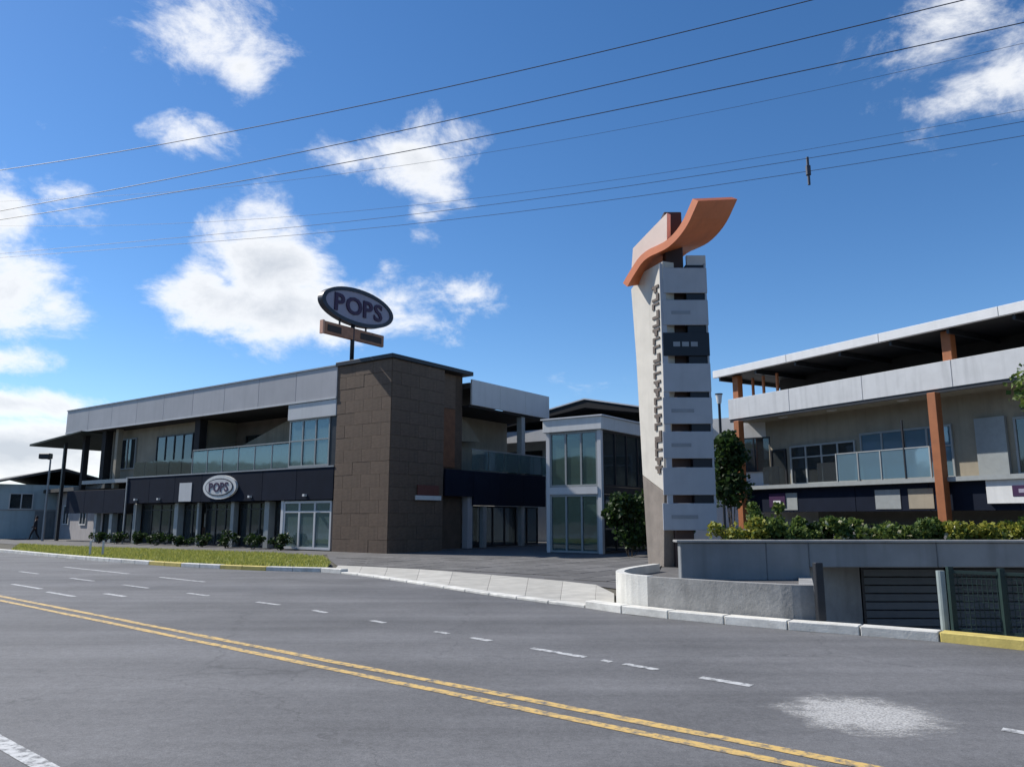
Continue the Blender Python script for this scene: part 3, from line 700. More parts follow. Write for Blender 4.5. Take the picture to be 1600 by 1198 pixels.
# oval sign on the navy band
x = -13.35; wp = rb @ Vector((x, -.06, 0)) + CO
FS = empty('facade_sign', (wp.x, wp.y, 3.36), BR); tag(FS, 'small white oval sign on the navy band of the left building', 'sign')
ellipse_disc(MB(), 1.6, .68, -.10, .035).build('oval_face', M['white'], FS)
ellipse_disc(MB(), 1.34, .50, -.125, -.101).build('oval_inset', M['signrim'], FS)
ellipse_disc(MB(), 1.27, .44, -.14, -.126).build('oval_centre', M['fascia2'], FS)
put_text('POPS', .72, .012, M['purple'], FS, (0, -.155, 0), sx=1.1, bold=.015)
# slim pale name board on the tower side
wp = rb @ Vector((.06, 2.6, 0)) + CO
NB = empty('tower_sign', (wp.x, wp.y, 2.62), BR + R(90)); tag(NB, 'slim red and white sign low on the tower side', 'sign')
box('board', M['white'], NB, -.9, .95, -.1, 0, -.12, .1, bevel=.01); box('red_board', M['redsign'], NB, -.75, .8, -.08, 0, .11, .62, bevel=.01)

# ------------------------------------------------------------------ back wing and glass entrance
BW = empty('rear_wing', tuple(rb @ Vector((1.0, 19.0, 0)) + CO), BR); tag(BW, 'white rear wing with dark peaked roof behind the glass entrance', 'building')
box('wall', M['white'], BW, -14, 15, 0, 10, 0, 7.6)
for i in range(6): window(BW, 'x', -12 + i * 4, -9 + i * 4, 4.3, 6.3, -.12, 3, M['darkmetal'], M['dglass'], .08, .1)
box('front_fascia', M['whiteroof'], BW, -14, 6, -1.75, -1.55, 6.75, 7.55, bevel=.02)
box('front_roof', M['whiteroof'], BW, -14, 6, -1.55, 0, 7.2, 7.35)
mb = MB(); mb.add([(x, y, z) for y in (-1.9, 11) for x, z in [(-9, 7.75), (-.4, 9.25), (6.6, 7.75), (6.6, 7.6), (-.4, 8.75), (-9, 7.6)]],
                  [(0, 1, 2, 3, 4, 5), (11, 10, 9, 8, 7, 6)] + [(i, (i + 1) % 6, 6 + (i + 1) % 6, 6 + i) for i in range(6)]); mb.build('roof', M['soffit'], BW)
mb = MB(); mb.add([(x, y, z) for y in (-1.95, 11) for x, z in [(-9.1, 7.78), (-.4, 9.28), (6.7, 7.78), (6.7, 7.86), (-.4, 9.37), (-9.1, 7.86)]],
                  [(0, 1, 2, 3, 4, 5), (11, 10, 9, 8, 7, 6)] + [(i, (i + 1) % 6, 6 + (i + 1) % 6, 6 + i) for i in range(6)]); mb.build('roof_sheet', M['whiteroof'], BW)
AO = ground(942, 866)
AT = empty('glass_entrance', (AO.x, AO.y, 0), BR); tag(AT, 'tall green glass entrance box with white cap in front of the plaza', 'building')
AW, AD, AH = 3.05, 5.2, 5.72
box('cap', M['white'], AT, -AW - .12, .12, -.12, AD, AH, AH + .62, bevel=.02)
box('cap_trim', M['whiteroof'], AT, -AW - .2, .2, -.2, AD, AH + .62, AH + .68)
for (x, y) in [(-AW + .1, .1), (-.1, .1), (-.1, AD - .1), (-AW + .1, AD - .1)]: box('corner_post', M['fascia2'], AT, x - .1, x + .1, y - .1, y + .1, .02, AH)
window(AT, 'x', -AW + .2, -.2, 3.1, AH - .02, .02, 3, M['frame'], M['gglass'], .09, .12, name='glazing')
window(AT, 'x', -AW + .2, -.2, .04, 2.72, .02, 3, M['frame'], M['gglass'], .09, .12, name='glazing')
box('transom', M['fascia2'], AT, -AW + .2, -.2, -.04, .16, 2.74, 3.08)
window(AT, 'y', .2, AD - .2, .04, 2.72, .0, 4, M['darkmetal'], M['dglass'], .08, .12, name='glazing')
window(AT, 'y', .2, AD - .2, 3.1, AH - .02, .0, 4, M['darkmetal'], M['dglass'], .08, .12, name='glazing')
box('transom', M['darkmetal'], AT, -.1, .02, .2, AD - .2, 2.74, 3.08)
box('inner_floor', M['greymetal'], AT, -AW + .25, -.25, 2.2, AD, 2.76, 3.05)
box('rear_wall', M['interior'], AT, -AW + .05, 0, AD + .01, AD + .15, 0, AH)
MB().bar((-2.4, 1.2, .05), (-1.0, 3.8, 2.9), .9, .16).build('inner_stair', M['greymetal'], AT)
box('lift_door', M['frame'], AT, -1.7, -.8, AD - .12, AD - .05, .05, 2.1)
shrub((5.1, 33.6, .02), 1.9, 2.3, M['leafd'], 'dense dark shrub right of the glass entrance', 21, n=2600, leaf=.2)
shrub((6.4, 34.6, .02), 1.8, 2.8, M['leafd'], 'taller dark shrub behind the pylon base, beside the glass entrance', 22, n=2200, leaf=.2)

# ------------------------------------------------------------------ planter bed, retaining wall, ramp
bedpts = [Vector((q.x, q.y)) for q in KBACK if 985 < px_of(q) < 1262]
front = [p + Vector((.03, .035)) for p in bedpts]
left_end = [Vector(q) for q in [(3.15, 17.6), (2.35, 16.3), (1.98, 15.3), (1.98, 14.6), (2.12, 14.15)]]
line = smooth(left_end + front[1:] + [Vector(K1)], 2)
PW = empty('planter', (2.6, 14, 0)); tag(PW, 'low curved planter wall with rounded end toned as sunlit below the pylon', 'planter')
def wallstrip(pts, w, z0, z1):
    o = offset(pts, w); 
    mb = MB(); n = len(pts)
    v = [(p.x - 2.6, p.y - 14, z) for z in (z0, z1) for p in pts] + [(p.x - 2.6, p.y - 14, z) for z in (z0, z1) for p in o]
    fcs = []
    for i in range(n - 1):
        fcs += [(i, i + 1, n + i + 1, n + i), (2 * n + i, 3 * n + i, 3 * n + i + 1, 2 * n + i + 1), (n + i, n + i + 1, 3 * n + i + 1, 3 * n + i), (i, 2 * n + i, 2 * n + i + 1, i + 1)]
    fcs += [(0, n, 3 * n, 2 * n), (n - 1, 3 * n - 1, 4 * n - 1, 2 * n - 1)]
    return mb.add(v, fcs)
sgn = .16 if offset(line, .16)[-3].y > line[-3].y else -.16
split = next(i for i, p in enumerate(line) if p.x > 2.35 and p.y < 14.2)
wallstrip(line[:split + 1], sgn, -.01, .64).build('rounded_end', M['litrender'], PW, smooth=False)  # same wall, sunlight on the end put into its lighter colour
wallstrip(line[split:], sgn, -.01, .63).build('front_wall', M['greyrender'], PW)  # shade on the front put into its darker colour
soilp = [p for p in offset(line, sgn * .9)] + [Vector((5.8, WALLY + .1)), Vector((3.45, WALLY + .1)), Vector((4.9, 18.3)), Vector((4.8, 20.2)), Vector((3.9, 20.3))]
s3 = [Vector((p.x - 2.6, p.y - 14, .47)) for p in soilp]
mb = MB(); mb.add(s3, list(geometry.tessellate_polygon([s3]))); mb.build('gravel_top', M['plaza'], PW)
MB().prism([(x - 2.6, y - 14) for x, y in [(3.0, 17.5), (3.15, 17.6), (4.0, 20.4), (5.0, 20.4), (5.0, 20.55), (3.9, 20.55)]], 0, .5).build('rear_wall', M['greyrender'], PW)
# right-hand side wall of the bed along the ramp
RW = empty('retaining_wall', (3.3, WALLY, 0)); tag(RW, 'grey retaining wall under the row of shrubs, with parking opening', 'wall')
def rw(name, m, x0, x1, y0, y1, z0, z1, bevel=0): return box(name, m, RW, x0 - 3.3, x1 - 3.3, y0 - WALLY, y1 - WALLY, z0, z1, bevel)
rw('wall_section', M['wallgrey'], 3.28, 4.95, WALLY, WALLY + .25, 0, 1.17, .015)
rw('wall_section', M['wallgrey'], 4.955, 5.78, WALLY, WALLY + .25, -1.6, 1.17, .015)
for a in (5.785, 8.28, 10.775, 13.27): rw('lintel', M['wallgrey'], a, a + 2.49, WALLY, WALLY + .25, .70, 1.17, .015)
rw('coping', M['concrete'], 3.2, 16.7, WALLY - .06, WALLY + .31, 1.172, 1.22, .01)
MB().prism([(0.0, .26), (.22, .26), (2.0, 4.4), (1.8, 4.5)], 0, 1.1).build('return_wall', M['wallgrey'], RW)
sw = empty('ramp_wall', (K1[0], K1[1], 0)); tag(sw, 'concrete side wall of the parking ramp beside the planter', 'wall')
MB().prism([(0.02, 0), (W1[0] - K1[0], W1[1] - K1[1] - .01), (W1[0] - K1[0] - .25, W1[1] - K1[1] - .01), (-.2, .1)], -1.6, .52).build('wall', M['concrete'], sw)
tag(box('gate_post', M['darkmetal'], None, -.06, .06, -.06, .06, 0, .98, bevel=.01), 'dark steel post at the end of the planter wall', 'post').location = (K1[0] + .02, K1[1] - .16, .0)
# the ramp and the garage
mb = MB(); RH = [Vector((*K1, -.012)), Vector((12.2, 5.3, -.012)), Vector((16, WALLY, -1.5)), Vector((W1[0], W1[1], -1.5))]
mb.add(RH, [(0, 1, 2, 3)]); struct(mb.build('ramp', M['concrete']), 'concrete parking ramp falling to the slatted gate', 'ramp')
mb = MB(); mb.box(5.9, 16, WALLY - .02, WALLY + 7, -1.66, -1.515); mb.box(6.4, 16, WALLY + 7, WALLY + 7.2, -1.62, 1.0); mb.prism([(5.72, WALLY + .26), (5.9, WALLY + .26), (7.4, WALLY + 1.5), (7.4, WALLY + 7.2), (7.2, WALLY + 7.2), (7.2, WALLY + 1.55)], -1.62, .98); mb.box(16, 16.2, 5.3, WALLY + 7.2, -1.62, .98)
struct(mb.build('garage_room', M['concrete']), 'dim parking room behind the slatted gate', 'garage')
GA = empty('parking_gate', (7.42, WALLY + 1.5, -1.5)); tag(GA, 'dark slatted parking gate under the grey wall', 'gate')
for k in range(13):
    z = .05 + k * .17
    for (a, b) in ((0.06, 1.78), (1.9, 3.6), (3.7, 5.4)):
        MB().prism([(a, 0), (b, 0), (b, .035), (a, .035)], z, z + .15).build('slat', M['slat'], GA, bevel=.006)
for a in (0, 1.82, 3.64, 5.44): box('gate_stile', M['darkmetal'], GA, a, a + .055, -.02, .08, 0, 2.19)
# terrace behind the wall
tp = [(3.5, WALLY + .26), (16.5, WALLY + .26), (40, 15.6), (40, 60), (15, 60), (10.2, 33), (5.4, 19.6)]
struct(MB().prism(tp, .985, 1.03).build('terrace', M['plaza']), 'raised terrace in front of the right building', 'terrace')
struct(MB().prism([(5.45, 19.7), (10.25, 33), (10.45, 33), (5.6, 19.6)], 0, .98).build('terrace_edge', M['wallgrey']), 'grey edge wall of the terrace behind the pylon', 'wall')
# yellow kerb area beyond the fence end
yk = [ground(*p) for p in [(1518, 1004), (1560, 1006)]]
# green mesh fence on the kerb at right
FE = empty('mesh_fence', (6.1, 11.0, .0)); tag(FE, 'low dark green mesh fence beside the parking ramp', 'fence')
fd = Vector((-DR.x, -DR.y)); f0 = ground(1503, 1000).to_2d() + Vector((.02, .18)) - Vector((6.1, 11.0))
for k, s in enumerate((0.0, .62, 1.25, 1.9, 2.6)):
    p = f0 + fd * s; MB().bar((p.x, p.y, 0), (p.x, p.y, .97), .07).build('post', M['green'], FE)
for z in (.9, .12): a, b = f0, f0 + fd * 2.6; MB().bar((a.x, a.y, z), (b.x, b.y, z), .04).build('rail', M['green'], FE)
for k in range(44):
    p = f0 + fd * (.03 + k * .059); MB().bar((p.x, p.y, .12), (p.x, p.y, .9), .009).build('mesh_wire', M['green'], FE)
for k in range(9):
    z = .2 + k * .078; MB().bar((f0.x, f0.y, z), ((f0 + fd * 2.6).x, (f0 + fd * 2.6).y, z), .009).build('mesh_wire', M['green'], FE)
pb = ground(1489, 1001).to_2d() + Vector((.0, .16))
o = MB().tube([(0, 0, 0), (0, 0, .92)], .055, 12).build('gate_post', M['palegreen'], None); o.location = (pb.x, pb.y, 0); tag(o, 'pale green post at the left end of the mesh fence', 'post')
# shrubs along the top of the wall
rd = random.Random(33)
kinds = [('leafy', 'yellowish shrub on the wall, leftmost of the row, beside the pylon', 0), ('leafm', 'second shrub from the pylon on the grey wall', 0), ('leafm', 'third shrub from the pylon on the grey wall', 0), ('leafd', 'fourth shrub from the pylon on the grey wall', 10),
         ('leafm', 'fifth shrub from the pylon, with pale flowers, on the wall', 55), ('leafm', 'sixth shrub from the pylon, with pale flowers, on the wall', 60), ('leafm', 'seventh shrub from the pylon, with pale flowers, on the wall', 50), ('leafm', 'eighth shrub from the pylon on the grey wall', 26),
         ('leafy', 'ninth shrub from the pylon, yellow-green, on the wall', 12), ('leafy', 'tenth shrub from the pylon, yellow-green, on the wall', 10), ('leafy', 'eleventh shrub from the pylon, yellow-green, at the right picture edge', 10), ('leafy', 'yellow-green shrub at the far right end of the wall row', 10)]
for k, (m, lab, fl) in enumerate(kinds):
    px = 1145 + k * 44; p = atY(px, 840, 16.1)
    shrub((p.x, 15.95 + rd.uniform(-.08, .15), 1.03), .95, rd.uniform(.42, .58), M[m], lab, 40 + k, n=1250, leaf=.085, group='shrubs on the wall', fl=int(fl * .55))
shrub((6.2, 22.0, 1.03), .55, 3.2, M['leafd'], 'tall narrow dark shrub right behind the pylon panels', 61, n=2600, leaf=.15)
shrub((6.5, 20.0, 1.03), .7, .9, M['leafm'], 'low green shrub at the foot of the tall one behind the pylon', 62, n=700, leaf=.1)

# ------------------------------------------------------------------ pylon sign
PY = 19.0
PO = Vector((3.75, PY, .47))
PS = empty('pylon_sign', PO); tag(PS, 'tall white pylon with eight name panels and orange curved top', 'sign')
def L(px, py, Y=PY): return atY(px, py, Y) - PO
bn = Vector((-.93, -.37, 0)); bt = Vector((.37, -.93, 0))           # blade face normal / along (towards viewer)
# blade outline: near (right) vertical edge at depth PY-.1, far (left) edge receding
def on_blade(px, py):
    q0 = atY(1036, 600, PY - .1); d = ray(px, py); o = Vector((0, 0, EYE)); t = (q0 - o).dot(bn) / d.dot(bn); return o + d * t - PO
A_ = [on_blade(*p) for p in [(986, 452), (1005, 425), (1035, 408), (1037, 600), (1038, 768), (1004, 742), (994, 560)]]
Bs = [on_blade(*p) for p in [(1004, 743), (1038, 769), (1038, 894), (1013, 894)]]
def slab(pts, th, name, m):
    n = len(pts); mb = MB(); off = -bn * th
    mb.add([tuple(p) for p in pts] + [tuple(p + off) for p in pts], [tuple(range(n)), tuple(range(n, 2 * n))[::-1]] + [(i, (i + 1) % n, n + (i + 1) % n, n + i) for i in range(n)]); return mb.build(name, m, PS, bevel=.008)
slab(A_, .34, 'blade', M['pylonwhite'])
b_ = [Vector(p) for p in Bs]; b_[2].z = 0; b_[3].z = 0; slab(b_, .345, 'blade_base', M['pylonbase'])  # lower blade in a darker tone, cut on a slant
# brown post through the whole height
xp0, xp1 = L(1041, 360).x, L(1073, 360).x
box('post', M['brownp'], PS, xp0 - .05, xp1 - .12, .0, .36, 0, L(1050, 331).z, bevel=.02)
# eight panels in a frame
yr = [(419, 458), (469, 508), (520, 556), (568, 612), (621, 662), (674, 716), (730, 773), (786, 828)]
for k, (y0, y1) in enumerate(yr):
    xl, xr = L(1036, (y0 + y1) / 2, PY - .22).x, L(1104 + (y0 - 419) * .043, (y0 + y1) / 2, PY - .22).x
    z1, z0 = L(1070, y0, PY - .22).z, L(1070, y1, PY - .22).z
    pn = box('name_panel', M['black'] if k == 2 else M['panel'], PS, xl, xr, -.25, -.2, z0, z1, bevel=.006)
    pn['label'] = 'black name panel' if k == 2 else 'pale name panel'
    if k == 2:
        for j in range(3): box('panel_mark', M['panelframe'], pn, xl + .25 + j * .22, xl + .42 + j * .22, -.256, -.251, (z0 + z1) / 2 - .06, (z0 + z1) / 2 + .06)
    elif k in (1, 4, 5, 7):
        box('panel_mark', M['panelframe'], pn, xl + .2, xr - .35 - .1 * (k % 3), -.256, -.251, (z0 + z1) / 2 - .05, (z0 + z1) / 2 + .04)
xl, xr = L(1036, 828, PY - .1).x, L(1120, 828, PY - .1).x
box('panel_back', M['black'], PS, xp1 - .12, xr - .07, -.195, .1, L(1070, 826).z, L(1070, 418).z)
xs0 = L(1038, 600, PY - .15).x
box('panel_stile', M['panel'], PS, xs0 - .04, xs0 + .1, -.23, -.198, L(1070, 827).z, L(1070, 416).z)
box('panel_stile', M['panel'], PS, xr - .065, xr - .02, -.23, .1, L(1070, 827).z, L(1070, 416).z)
box('panel_head', M['white'], PS, L(1074, 405).x, L(1104, 405).x, .101, .2, L(1070, 414).z, L(1070, 397).z)
# vertical lettering on the blade: illegible raised marks
rd = random.Random(12)
for k in range(22):
    yy = 452 + k * 13.4; c = on_blade(1024.5 + (yy - 450) * .022, yy); s = rd.uniform(.075, .105)
    mb = MB(); w = bt * .15; o_ = bn * .03; z_ = Vector((0, 0, s))
    shape = rd.choice([0, 1, 2])
    for (u0, u1, v0, v1) in ([(-1, -.4, -1, 1), (-.4, 1, .4, 1)], [(-1, 1, -1, -.3), (.3, 1, -.3, 1)], [(-1, 1, .2, 1), (-.4, .4, -1, .2)])[shape]:
        q = [c + w * u + z_ * v for u, v in ((u0, v0), (u1, v0), (u1, v1), (u0, v1))]
        mb.add([tuple(p) for p in q] + [tuple(p + o_) for p in q], [(0, 1, 2, 3), (7, 6, 5, 4)] + [(i, (i + 1) % 4, 4 + (i + 1) % 4, 4 + i) for i in range(4)])
    mb.build('raised_mark', M['letters'], PS)
# orange curved canopy: S profile, swept to the right and back
prof = [(980, 448), (986, 437), (994, 424), (1003, 410), (1014, 401), (1028, 395), (1042, 388), (1054, 378), (1066, 364), (1076, 348), (1084, 330), (1091, 314)]
cn = Vector((-.78, -.62, 0)).normalized(); cq = atY(1042, 400, PY - .5)
def on_can(px, py, push=0.0):
    d = ray(px, py); o = Vector((0, 0, EYE)); t = (cq - cn * push - o).dot(cn) / d.dot(cn); return o + d * t - PO
pr = smooth([on_can(*p) for p in prof], 1)
ev = Vector((1.3, 1.1, .52)); th = .2
mb = MB(); n = len(pr); up_ = []
for i, p in enumerate(pr):
    t = (pr[min(i + 1, n - 1)] - pr[max(i - 1, 0)]).normalized(); nn = t.cross(cn).normalized()
    if nn.z < 0: nn = -nn
    up_.append(p + nn * th)
rows = [pr, up_, [p + ev for p in up_], [p + ev for p in pr]]
mb.add([tuple(p) for r_ in rows for p in r_], [(k * n + i, k * n + i + 1, ((k + 1) % 4) * n + i + 1, ((k + 1) % 4) * n + i) for k in range(4) for i in range(n - 1)] + [(0, n, 2 * n, 3 * n), (n - 1, 4 * n - 1, 3 * n - 1, 2 * n - 1)])
mb.build('curved_canopy', M['orange'], PS)
# upright fin on the left half, standing on the curve
fin = [on_can(*p, .04) for p in [(986, 430), (989, 388), (1010, 366), (1042, 333), (1042, 380), (1028, 388), (1014, 394), (1000, 405)]]
n = len(fin); o_ = -cn * .14
mb = MB(); mb.add([tuple(p) for p in fin] + [tuple(p + o_) for p in fin], [tuple(range(n)), tuple(range(n, 2 * n))[::-1]] + [(i, (i + 1) % n, n + (i + 1) % n, n + i) for i in range(n)]); mb.build('upright_fin', M['finlit'], PS)  # glare of the sun put into the fin's pale colour

# ------------------------------------------------------------------ right building
RO = Vector((12.6, 45, 0)); RR = R(-60.5)
RB = empty('shop_building', (RO.x, RO.y, 0), RR); tag(RB, 'two storey shop building with white double roof and orange columns', 'building')
def D(name, m, *a, bevel=0): return box(name, m, RB, *a, bevel=bevel)
XE = 27
for i in range(5): a = -.8 + i * 5.56; D('roof_edge', M['whiteroof'], a + .006, a + 5.55, -.1, .1, 9.93, 10.36, bevel=.015)
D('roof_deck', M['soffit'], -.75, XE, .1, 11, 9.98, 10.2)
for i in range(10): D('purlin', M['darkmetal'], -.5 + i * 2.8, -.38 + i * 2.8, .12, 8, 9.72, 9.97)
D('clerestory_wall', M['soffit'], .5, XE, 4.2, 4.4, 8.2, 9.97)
for x in (.4, 13.2, 20): D('roof_post', M['ocol'], x - .22, x + .22, .5, .9, 8.5, 9.95, bevel=.02)
for x in (1.2, 2.0, 3.0): D('roof_strut', M['ocol'], x, x + .12, 1.0, 1.12, 8.4, 9.72)
for i in range(6): a = .3 + i * 4.45; D('fascia_panel', M['rfascia'], a + .006, a + 4.44, -.05, .08, 7.28, 8.48, bevel=.015)
mb = MB(); mb.prism([(.3, .08), (XE, .08), (XE, 4.2), (.3, 4.2)], [8.2] * 2 + [8.35] * 2, [8.4] * 2 + [8.6] * 2); mb.build('lower_roof', M['whiteroof'], RB)
D('end_fascia', M['whiteroof'], .3, .42, .09, 5, 7.28, 8.46)
D('fascia_shade_strip', M['darkmetal'], .35, XE, .0, .12, 7.12, 7.275)  # dark strip in place of the shade line below the fascia
D('soffit', M['beige'], .35, XE, .13, 2.2, 7.18, 7.27)
D('upper_wall', M['beige'], .4, XE, 1.9, 2.15, 3.4, 7.18)
D('floor_slab', M['frame'], .2, XE, -.05, 9, 3.2, 3.4)
D('ground_wall', M['interior'], .4, XE, 3.0, 3.2, 1.0, 3.2)
for i in range(7):
    a = .5 + i * 3.8; D('sign_band_panel', M['navy'], a + .01, a + 3.79, .3, .42, 1.95, 3.18, bevel=.01)
for x in (1.15, 12.8, 22): D('column', M['ocol'], x - .2, x + .2, -.35, .06, 1.03, 7.12, bevel=.02)
window(RB, 'x', 1.6, 2.7, 3.45, 5.5, 1.78, 1, M['darkmetal'], M['dglass'], .09, .12)
window(RB, 'x', 3.0, 7.2, 3.45, 5.6, 1.78, 4, M['frame'], M['dglass'], .09, .12, mid=4.9)
window(RB, 'x', 7.5, 12.3, 3.45, 5.9, 1.78, 4, M['frame'], M['bglass'], .09, .12, mid=4.9)
window(RB, 'x', 15.0, 16.2, 3.45, 5.9, 1.78, 1, M['frame'], M['dglass'], .09, .12)
window(RB, 'x', 16.4, 21.0, 3.45, 6.0, 1.78, 3, M['darkmetal'], M['dglass'], .09, .12)
for x in (3.2, 6.4, 10.4, 15.8, 19): D('ceiling_lamp', M['white'], x, x + .5, .8, 1.0, 7.12, 7.178)
D('white_pier', M['frame'], 13.4, 14.7, 1.7, 1.89, 3.4, 6.0)
D('room_back', M['interior'], .5, XE, 5, 5.1, 3.4, 7.1)
for i in range(4): a = 7.4 + i * 1.22; D('balustrade_glass', M['bglass'], a + .02, a + 1.2, .0, .02, 3.45, 4.75)
for i in range(5): a = 7.4 + i * 1.22; D('balustrade_post', M['darkmetal'] if i == 3 else M['frame'], a - .03, a + .03, -.03, .05, 3.4, 4.8 if i != 3 else 6.1)
D('handrail', M['frame'], 7.4, 12.28, -.02, .04, 4.76, 4.81)
for a in (2.6, 6.2): D('balcony_screen', M['dglass'], a, a + 1.1, .02, .05, 3.45, 4.4)
for (a, w, m) in [(3.7, .9, 'frame'), (9.2, 1.3, 'frame'), (10.9, 1.2, 'beige')]: D('shop_poster', M[m], a, a + w, .27, .298, 2.05, 2.95)
wp = Matrix.Rotation(RR, 3, 'Z') @ Vector((14.5, .24, 2.22)) + RO
SG = empty('shop_sign', wp, RR); tag(SG, 'white and purple shop sign on the navy band of the right building', 'sign')
box('board', M['white'], SG, 0, 3.6, -.12, .055, 0, 1.0, bevel=.015); box('purple_panel', M['purple'], SG, 1.05, 2.9, -.14, -.121, .28, .72, bevel=.005); box('pale_stripe', M['signface'], SG, 1.3, 2.6, -.15, -.141, .42, .58)
wp = Matrix.Rotation(RR, 3, 'Z') @ Vector((2.75, .26, 2.2)) + RO
SG = empty('shop_sign', wp, RR); tag(SG, 'small white shop sign near the left end of the right building', 'sign')
box('board', M['purple'], SG, 0, 1.1, -.05, .035, 0, .75, bevel=.01); box('pale_mark', M['white'], SG, .3, .8, -.065, -.051, .15, .36)
# lamp on the terrace, right of the pylon
lp = atY(1127, 700, 27); LM = empty('terrace_lamp', (lp.x, 27, 1.03)); tag(LM, 'slim dark lamp post with round white head behind the pylon', 'lamp')
hz = atY(1127, 622, 27).z - 1.03
MB().tube([(0, 0, 0), (0, 0, hz - .15)], .05, 8).build('pole', M['darkmetal'], LM)
mb = MB(); mb.tube([(0, 0, hz - .2), (0, 0, hz - .12), (0, 0, hz + .02), (0, 0, hz + .12)], .07, 12, .12); mb.build('lamp_head', M['white'], LM)
MB().tube([(0, 0, hz + .13), (0, 0, hz + .16)], .14, 12).build('lamp_cap', M['darkmetal'], LM)
# tree at the right picture edge
tree((16.95, 21.5, 1.0), 5.4, 2.45, 1.2, M['leafm'], 'green tree whose crown enters at the right picture edge', 71, n=5200, leaf=.17, cz=4.45)

# ------------------------------------------------------------------ far left: houses, trees, lamp, person
HO = ground(20, 843); HB = empty('distant_house', (HO.x - 5.5, HO.y + 4.5, 0), R(-46)); tag(HB, 'pale blue house with dark roof at the left picture edge', 'house')
def H(name, m, *a, bevel=0): return box(name, m, HB, *a, bevel=bevel)
H('wall', M['houseblue'], -16, 3.4, 0, 9, 0, 4.3)
mb = MB(); mb.add([(x, y, z) for x in (-16.8, 4.2) for y, z in [(-.9, 4.3), (4.5, 5.7), (9.9, 4.3), (9.9, 4.15), (4.5, 5.5), (-.9, 4.15)]], [(0, 1, 2, 3, 4, 5), (11, 10, 9, 8, 7, 6)] + [(i, (i + 1) % 6, 6 + (i + 1) % 6, 6 + i) for i in range(6)]); mb.build('roof', M['rooft'], HB)
for x in (-6, -1.5, 1.4): window(HB, 'x', x, x + 1.5, 2.55, 3.8, -.1, 2, M['white'], M['dglass'], .08, .1)
for y in (1.0, 5.6): window(HB, 'y', y, y + 1.7, 2.3, 3.6, 3.5, 2, M['white'], M['dglass'], .08, .1)
H('garage_door', M['wallgrey'], 3.4, 3.46, 2.9, 5.2, .02, 2.2)
H('side_band', M['housepink'], 3.4, 3.44, -.02, 9.02, 2.22, 2.3)
H('garage_door', M['wallgrey'], -3.2, 1.6, -.06, 0, .02, 2.3)
H('door', M['brownp'], 2.2, 3.1, -.06, 0, .02, 2.1)
H2 = ground(95, 842); HC = empty('distant_house', (H2.x - .5, H2.y + 1, 0), R(-46)); tag(HC, 'low greyish pink house behind the left end columns', 'house')
box('wall', M['housepink'], HC, -2.5, 12, 0, 8, 0, 3.6); box('roof', M['rooft'], HC, -3.2, 12.6, -.9, 8.6, 3.62, 3.9)
for x in (0, 4.5): window(HC, 'x', x, x + 1.6, 1.1, 2.6, -.1, 2, M['white'], M['dglass'], .08, .1)
tr = [((-56, 78, 0), 8.2, 3.6, 2.4, 'leafd', 'dark tree behind the pale blue house, at the left edge'), ((-49, 82, 0), 7.6, 3.4, 2.2, 'leafm', 'lower green tree behind the roof ridge of the pale blue house'), ((-41.5, 80, 0), 7.0, 3.2, 2.0, 'leafd', 'dark tree behind the greyish pink house')]
tr = [(l, h * .66, rx, rz_ * .7, m, lab) for (l, h, rx, rz_, m, lab) in tr]
for k, (l, h, rx, rz_, m, lab) in enumerate(tr): tree(l, h, rx, rz_, M[m], lab, 80 + k, n=2600, leaf=.34, group='trees behind the houses', trunk=.2)
lo = ground(66, 845); LP = empty('street_lamp', (lo.x, lo.y, 0)); tag(LP, 'street lamp with dark boxy head beside the pale blue house', 'lamp')
lz = atY(62, 718, lo.y).z
MB().tube([(0, 0, 0), (0, 0, lz)], .09, 8, .06).build('pole', M['greymetal'], LP); MB().bar((0, 0, lz), (-.5, -.1, lz + .15), .07).build('arm', M['greymetal'], LP)
box('lamp_head', M['darkmetal'], LP, -.75, .05, -.3, .2, lz + .05, lz + .45, bevel=.05)
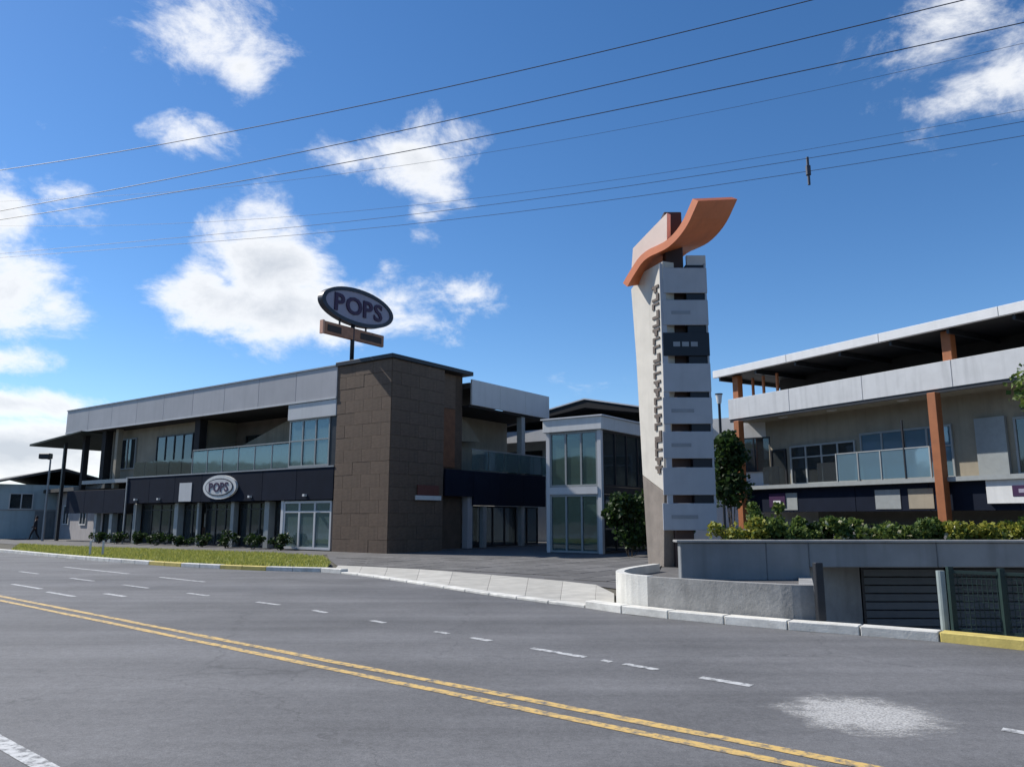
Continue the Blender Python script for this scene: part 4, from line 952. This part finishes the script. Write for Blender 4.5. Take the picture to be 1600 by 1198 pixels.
# person walking
PPos = ground(53, 843.5)
def person():
    pv = [(0, 0, .93), (0, 0, 1.12), (0.02, -.01, 1.36), (.03, -.02, 1.47), (.04, -.03, 1.60), (.04, -.03, 1.72)]
    pr_ = [.15, .14, .17, .06, .10, .075]
    e = [(0, 1), (1, 2), (2, 3), (3, 4), (4, 5)]
    def chain(root, pts, rr):
        last = root
        for p, r_ in zip(pts, rr): pv.append(p); pr_.append(r_); e.append((last, len(pv) - 1)); last = len(pv) - 1
    chain(0, [(-.02, -.09, .88), (-.20, -.10, .50), (-.30, -.10, .08), (-.42, -.10, .04)], [.1, .07, .045, .04])
    chain(0, [(.02, .09, .88), (.10, .10, .48), (.32, .10, .10), (.24, .10, .04)], [.1, .07, .045, .04])
    chain(2, [(.02, -.2, 1.36), (.14, -.24, 1.12), (.06, -.23, .90), (.04, -.23, .82)], [.065, .05, .038, .035])
    chain(2, [(.02, .2, 1.36), (-.08, .24, 1.12), (-.24, .22, .95), (-.3, .22, .9)], [.065, .05, .038, .035])
    me = bpy.data.meshes.new('body'); me.from_pydata(pv, e, []); o = link(bpy.data.objects.new('body', me))
    sk = o.modifiers.new('s', 'SKIN'); sub = o.modifiers.new('u', 'SUBSURF'); sub.levels = 2; sub.render_levels = 2
    for i, sv in enumerate(me.skin_vertices[0].data): sv.radius = (pr_[i], pr_[i]); sv.use_root = (i == 0)
    dg = bpy.context.evaluated_depsgraph_get(); m2 = bpy.data.meshes.new_from_object(o.evaluated_get(dg)); bpy.data.objects.remove(o)
    m2.materials.clear(); m2.materials.append(M['cloth']); m2.materials.append(M['skin'])
    for p in m2.polygons:
        p.use_smooth = True; p.material_index = 1 if p.center.z > 1.46 or (p.center.z < .92 and p.center.z > .75 and abs(p.center.y) > .19) else 0
    root = empty('person', (PPos.x, PPos.y, 0), R(20)); tag(root, 'person in dark clothes walking near the street lamp', 'person')
    b = link(bpy.data.objects.new('body', m2)); b.parent = root
    mb = MB(); mb.tube([(.05, -.03, 1.60), (.06, -.03, 1.68), (.05, -.03, 1.75), (.045, -.03, 1.79)], .112, 12, .05); mb.build('hair', M['cloth'], root, smooth=True)
person()
# thin bollards on the lawn
for k, (px, lab) in enumerate([(140, 'thin pale post on the lawn, leftmost'), (160, 'thin pale post on the lawn, second from the left')]):
    g = ground(px, 868, .1); o = MB().tube([(0, 0, 0), (0, 0, .62)], .045, 8).build('lawn_post', M['wk'], None); o.location = (g.x, g.y, .1); tag(o, lab, 'post', 'lawn posts')
# low hedge at the foot of the left shop front
rd = random.Random(4); ORD = ['first', 'second', 'third', 'fourth', 'fifth', 'sixth', 'seventh', 'eighth', 'ninth']
for k in range(9):
    x = -26 + k * 2.35; w = rb @ Vector((x, -.45, 0)) + CO
    shrub((w.x, w.y, .02), 1.0, .55 + rd.uniform(0, .3), M['leafd'], ORD[k] + ' low dark shrub from the left before the left shop front', 90 + k, n=420, leaf=.13, group='shrubs at the foot of the left shop front')

# ------------------------------------------------------------------ overhead wires
wd = Vector((-.934, .358)); wnrm = Vector((.358, .934))
def wire(pts, off, r_, lab, t_ext=22):
    T = []; Z = []
    for p in pts:
        d = ray(*p); t = off / (d.x * wnrm.x + d.y * wnrm.y); T.append(d.x * t * wd.x + d.y * t * wd.y); Z.append(EYE + d.z * t)
    co = np.polyfit(T, Z, 2 if len(T) > 3 else 1)
    t0, t1 = min(T) - t_ext, max(T) + t_ext; P = []
    lo_, hi_ = min(T), max(T)
    for i in range(41):
        t = t0 + (t1 - t0) * i / 40; tc_ = min(max(t, lo_), hi_); z = np.polyval(co, tc_) + np.polyval(np.polyder(co), tc_) * (t - tc_)
        p = wnrm * off + wd * t; P.append((p.x, p.y, float(z)))
    o = MB().tube(P, r_, 5).build('power_line', M['wire']); tag(o, lab, 'power line', 'overhead wires')
wire([(0, 266), (150, 243), (370, 203), (600, 158), (800, 115), (1000, 65), (1270, 0)], 15, .011, 'overhead wire, topmost of the upper three')
wire([(150, 300), (400, 255), (700, 190), (800, 166), (1000, 117), (1200, 70), (1450, 18)], 15.4, .011, 'overhead wire, middle of the upper three')
wire([(150, 318), (400, 283), (800, 207), (1000, 161), (1200, 116), (1600, 40)], 15.8, .011, 'overhead wire, lowest of the upper three')
wire([(400, 360), (800, 318), (1000, 285), (1250, 250), (1600, 190)], 16.4, .006, 'faint overhead wire above the pylon, upper of the lower pair')
wire([(400, 372), (800, 333), (1000, 305), (1250, 270), (1600, 212)], 16.6, .006, 'faint overhead wire above the pylon, lower of the lower pair')
wire([(150, 305), (400, 292), (800, 232), (1200, 150), (1600, 72)], 16.0, .004, 'thin faint overhead wire just under the upper three')
wire([(100, 352), (400, 345), (800, 300), (1250, 236), (1600, 172)], 16.2, .004, 'thin faint overhead wire, topmost strand of the lower set')
d = ray(1263, 268); t = 16.5 / (d.x * wnrm.x + d.y * wnrm.y); c = Vector((d.x * t, d.y * t, EYE + d.z * t))
SPc = empty('wire_spacer', c - Vector((0, 0, .3))); tag(SPc, 'small dark spacer hanging on the lower wires right of the pylon', 'spacer')
MB().tube([(0, 0, 0), (0, 0, .62)], .03, 8).build('rod', M['wire'], SPc); MB().tube([(0, 0, .22), (0, 0, .42)], .055, 8).build('clamp', M['wire'], SPc)
